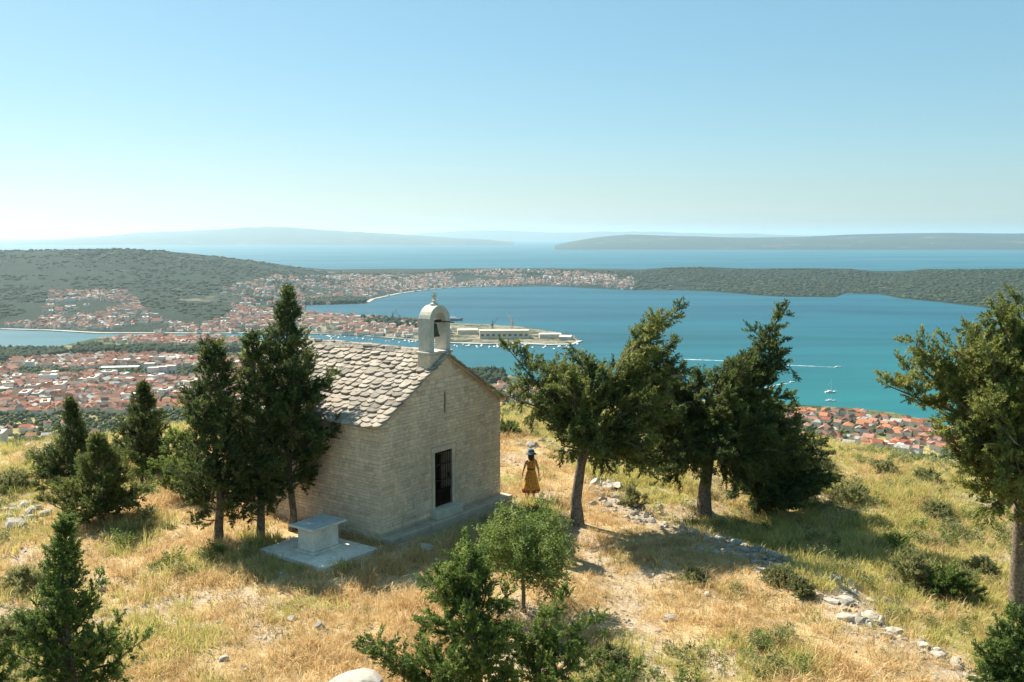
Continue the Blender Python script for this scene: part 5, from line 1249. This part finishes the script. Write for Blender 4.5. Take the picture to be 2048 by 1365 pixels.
Z = G(Xa, Ya); k = Z > SEA+1; Xa, Ya, Z = Xa[k], Ya[k], Z[k]; r = np.random.default_rng(2); Xa, Ya, Z = Xa[:14000], Ya[:14000], Z[:14000]
S_ = r.uniform(3, 7.5, len(Xa)); blobs('town_trees', np.stack([Xa, Ya, Z], -1), S_, S_*r.uniform(0.7, 1.2, len(Xa)), TMt, 3, (IC1V, IC1F))
A = []
for poly, n_ in (([(-40,703),(60,697),(128,700),(135,706),(60,718),(-40,722)], 1600), ([(140,698),(190,688),(210,696),(330,694),(470,696),(480,702),(330,705),(150,706)], 1500),
                 ([(930,758),(940,738),(1008,742),(1012,762)], 260)):
    x_, y_ = sample_poly(poly, n_, SEA+6, 5); A.append(np.stack([x_, y_, G(x_, y_)], -1))
A = np.concatenate(A); S_ = r.uniform(7, 12, len(A)); blobs('pine_grove', A, S_, S_*r.uniform(0.9, 1.4, len(A)), TMd, 6, (IC1V, IC1F))
x_, y_ = sample_poly([(612,610),(735,606),(728,598),(690,595),(612,600)], 900, SEA+6, 8); z_ = isl_z(x_, y_); k = z_ > SEA
x2, y2 = sample_poly([(740,655),(840,662),(850,652),(720,642)], 300, SEA+10, 9); z2 = spit_z(x2, y2); k2 = z2 > SEA
A = np.concatenate([np.stack([x_, y_, z_], -1)[k], np.stack([x2, y2, z2], -1)[k2]]); S_ = r.uniform(9, 15, len(A)); blobs('shore_pines', A, S_, S_*1.1, TMd, 10, (IC1V, IC1F))
# maquis on the island hills
Xa, Ya = sample_poly([(-100,650),(600,660),(600,606),(1000,572),(2150,640),(2150,545),(-100,545)], 30000, SEA+20, 12)
rr2 = np.random.default_rng(14); n_ = 34000; mm_ = rr2.uniform(-0.58, 0.58, n_); t_ = rr2.random(n_); s_ = shore_isl(mm_); ry_ = np.interp(mm_, _rm, _rY); Ya = s_+(ry_-s_)*t_*1.02; Xa = mm_*Ya
f_ = fbm(Xa/350+5, Ya/350, 4); town_free = np.array([(int(x//17), int(y//17)) not in occ for x, y in zip(Xa, Ya)])
inland = np.where(mm_ < 0.13, t_ > np.interp(mm_, [-0.55,-0.45,-0.32,-0.25,-0.1,0.1], [0.08,0.4,0.12,0.35,0.7,0.7]), t_ > 0.02)
f2_ = fbm(Xa/90+50, Ya/90, 3); k = (f_+0.9*f2_ > -0.10-0.12*rr2.random(n_)) & inland & town_free; Xa, Ya = Xa[k], Ya[k]; Za = isl_z(Xa, Ya); S_ = 4+15*rr2.random(len(Xa))**2.2; blobs('hill_maquis', np.stack([Xa, Ya, Za-1.5], -1), S_*1.2, S_*0.42+0.8, tmat('maquis_leaves', [(0.034,0.050,0.027),(0.052,0.068,0.034),(0.072,0.084,0.042)]), 15, (IC1V, IC1F))
# cypress clump on the near shore
for i, (px, h_) in enumerate(((962,16),(972,19),(983,21),(996,18),(1006,20))):
    x, y, z = on_ground(px, 757, plainf, SEA+5); e_ = empty('shore_cypress', (x, y, z)); tag(e_, 'dark slim cypress in the clump on the near shore right of the chapel gable', 'tree', 'slim cypresses on the near shore')
    MB().lathe([(0.1,0.5),(1.8,2.5),(2.3,h_*0.35),(1.9,h_*0.65),(0.9,h_*0.88),(0.05,h_)], 9).build('crown', TMd, e_); MB().tube([(0,0,-1),(0,0,3)], 0.3, 6).build('trunk', M['bark'], e_)
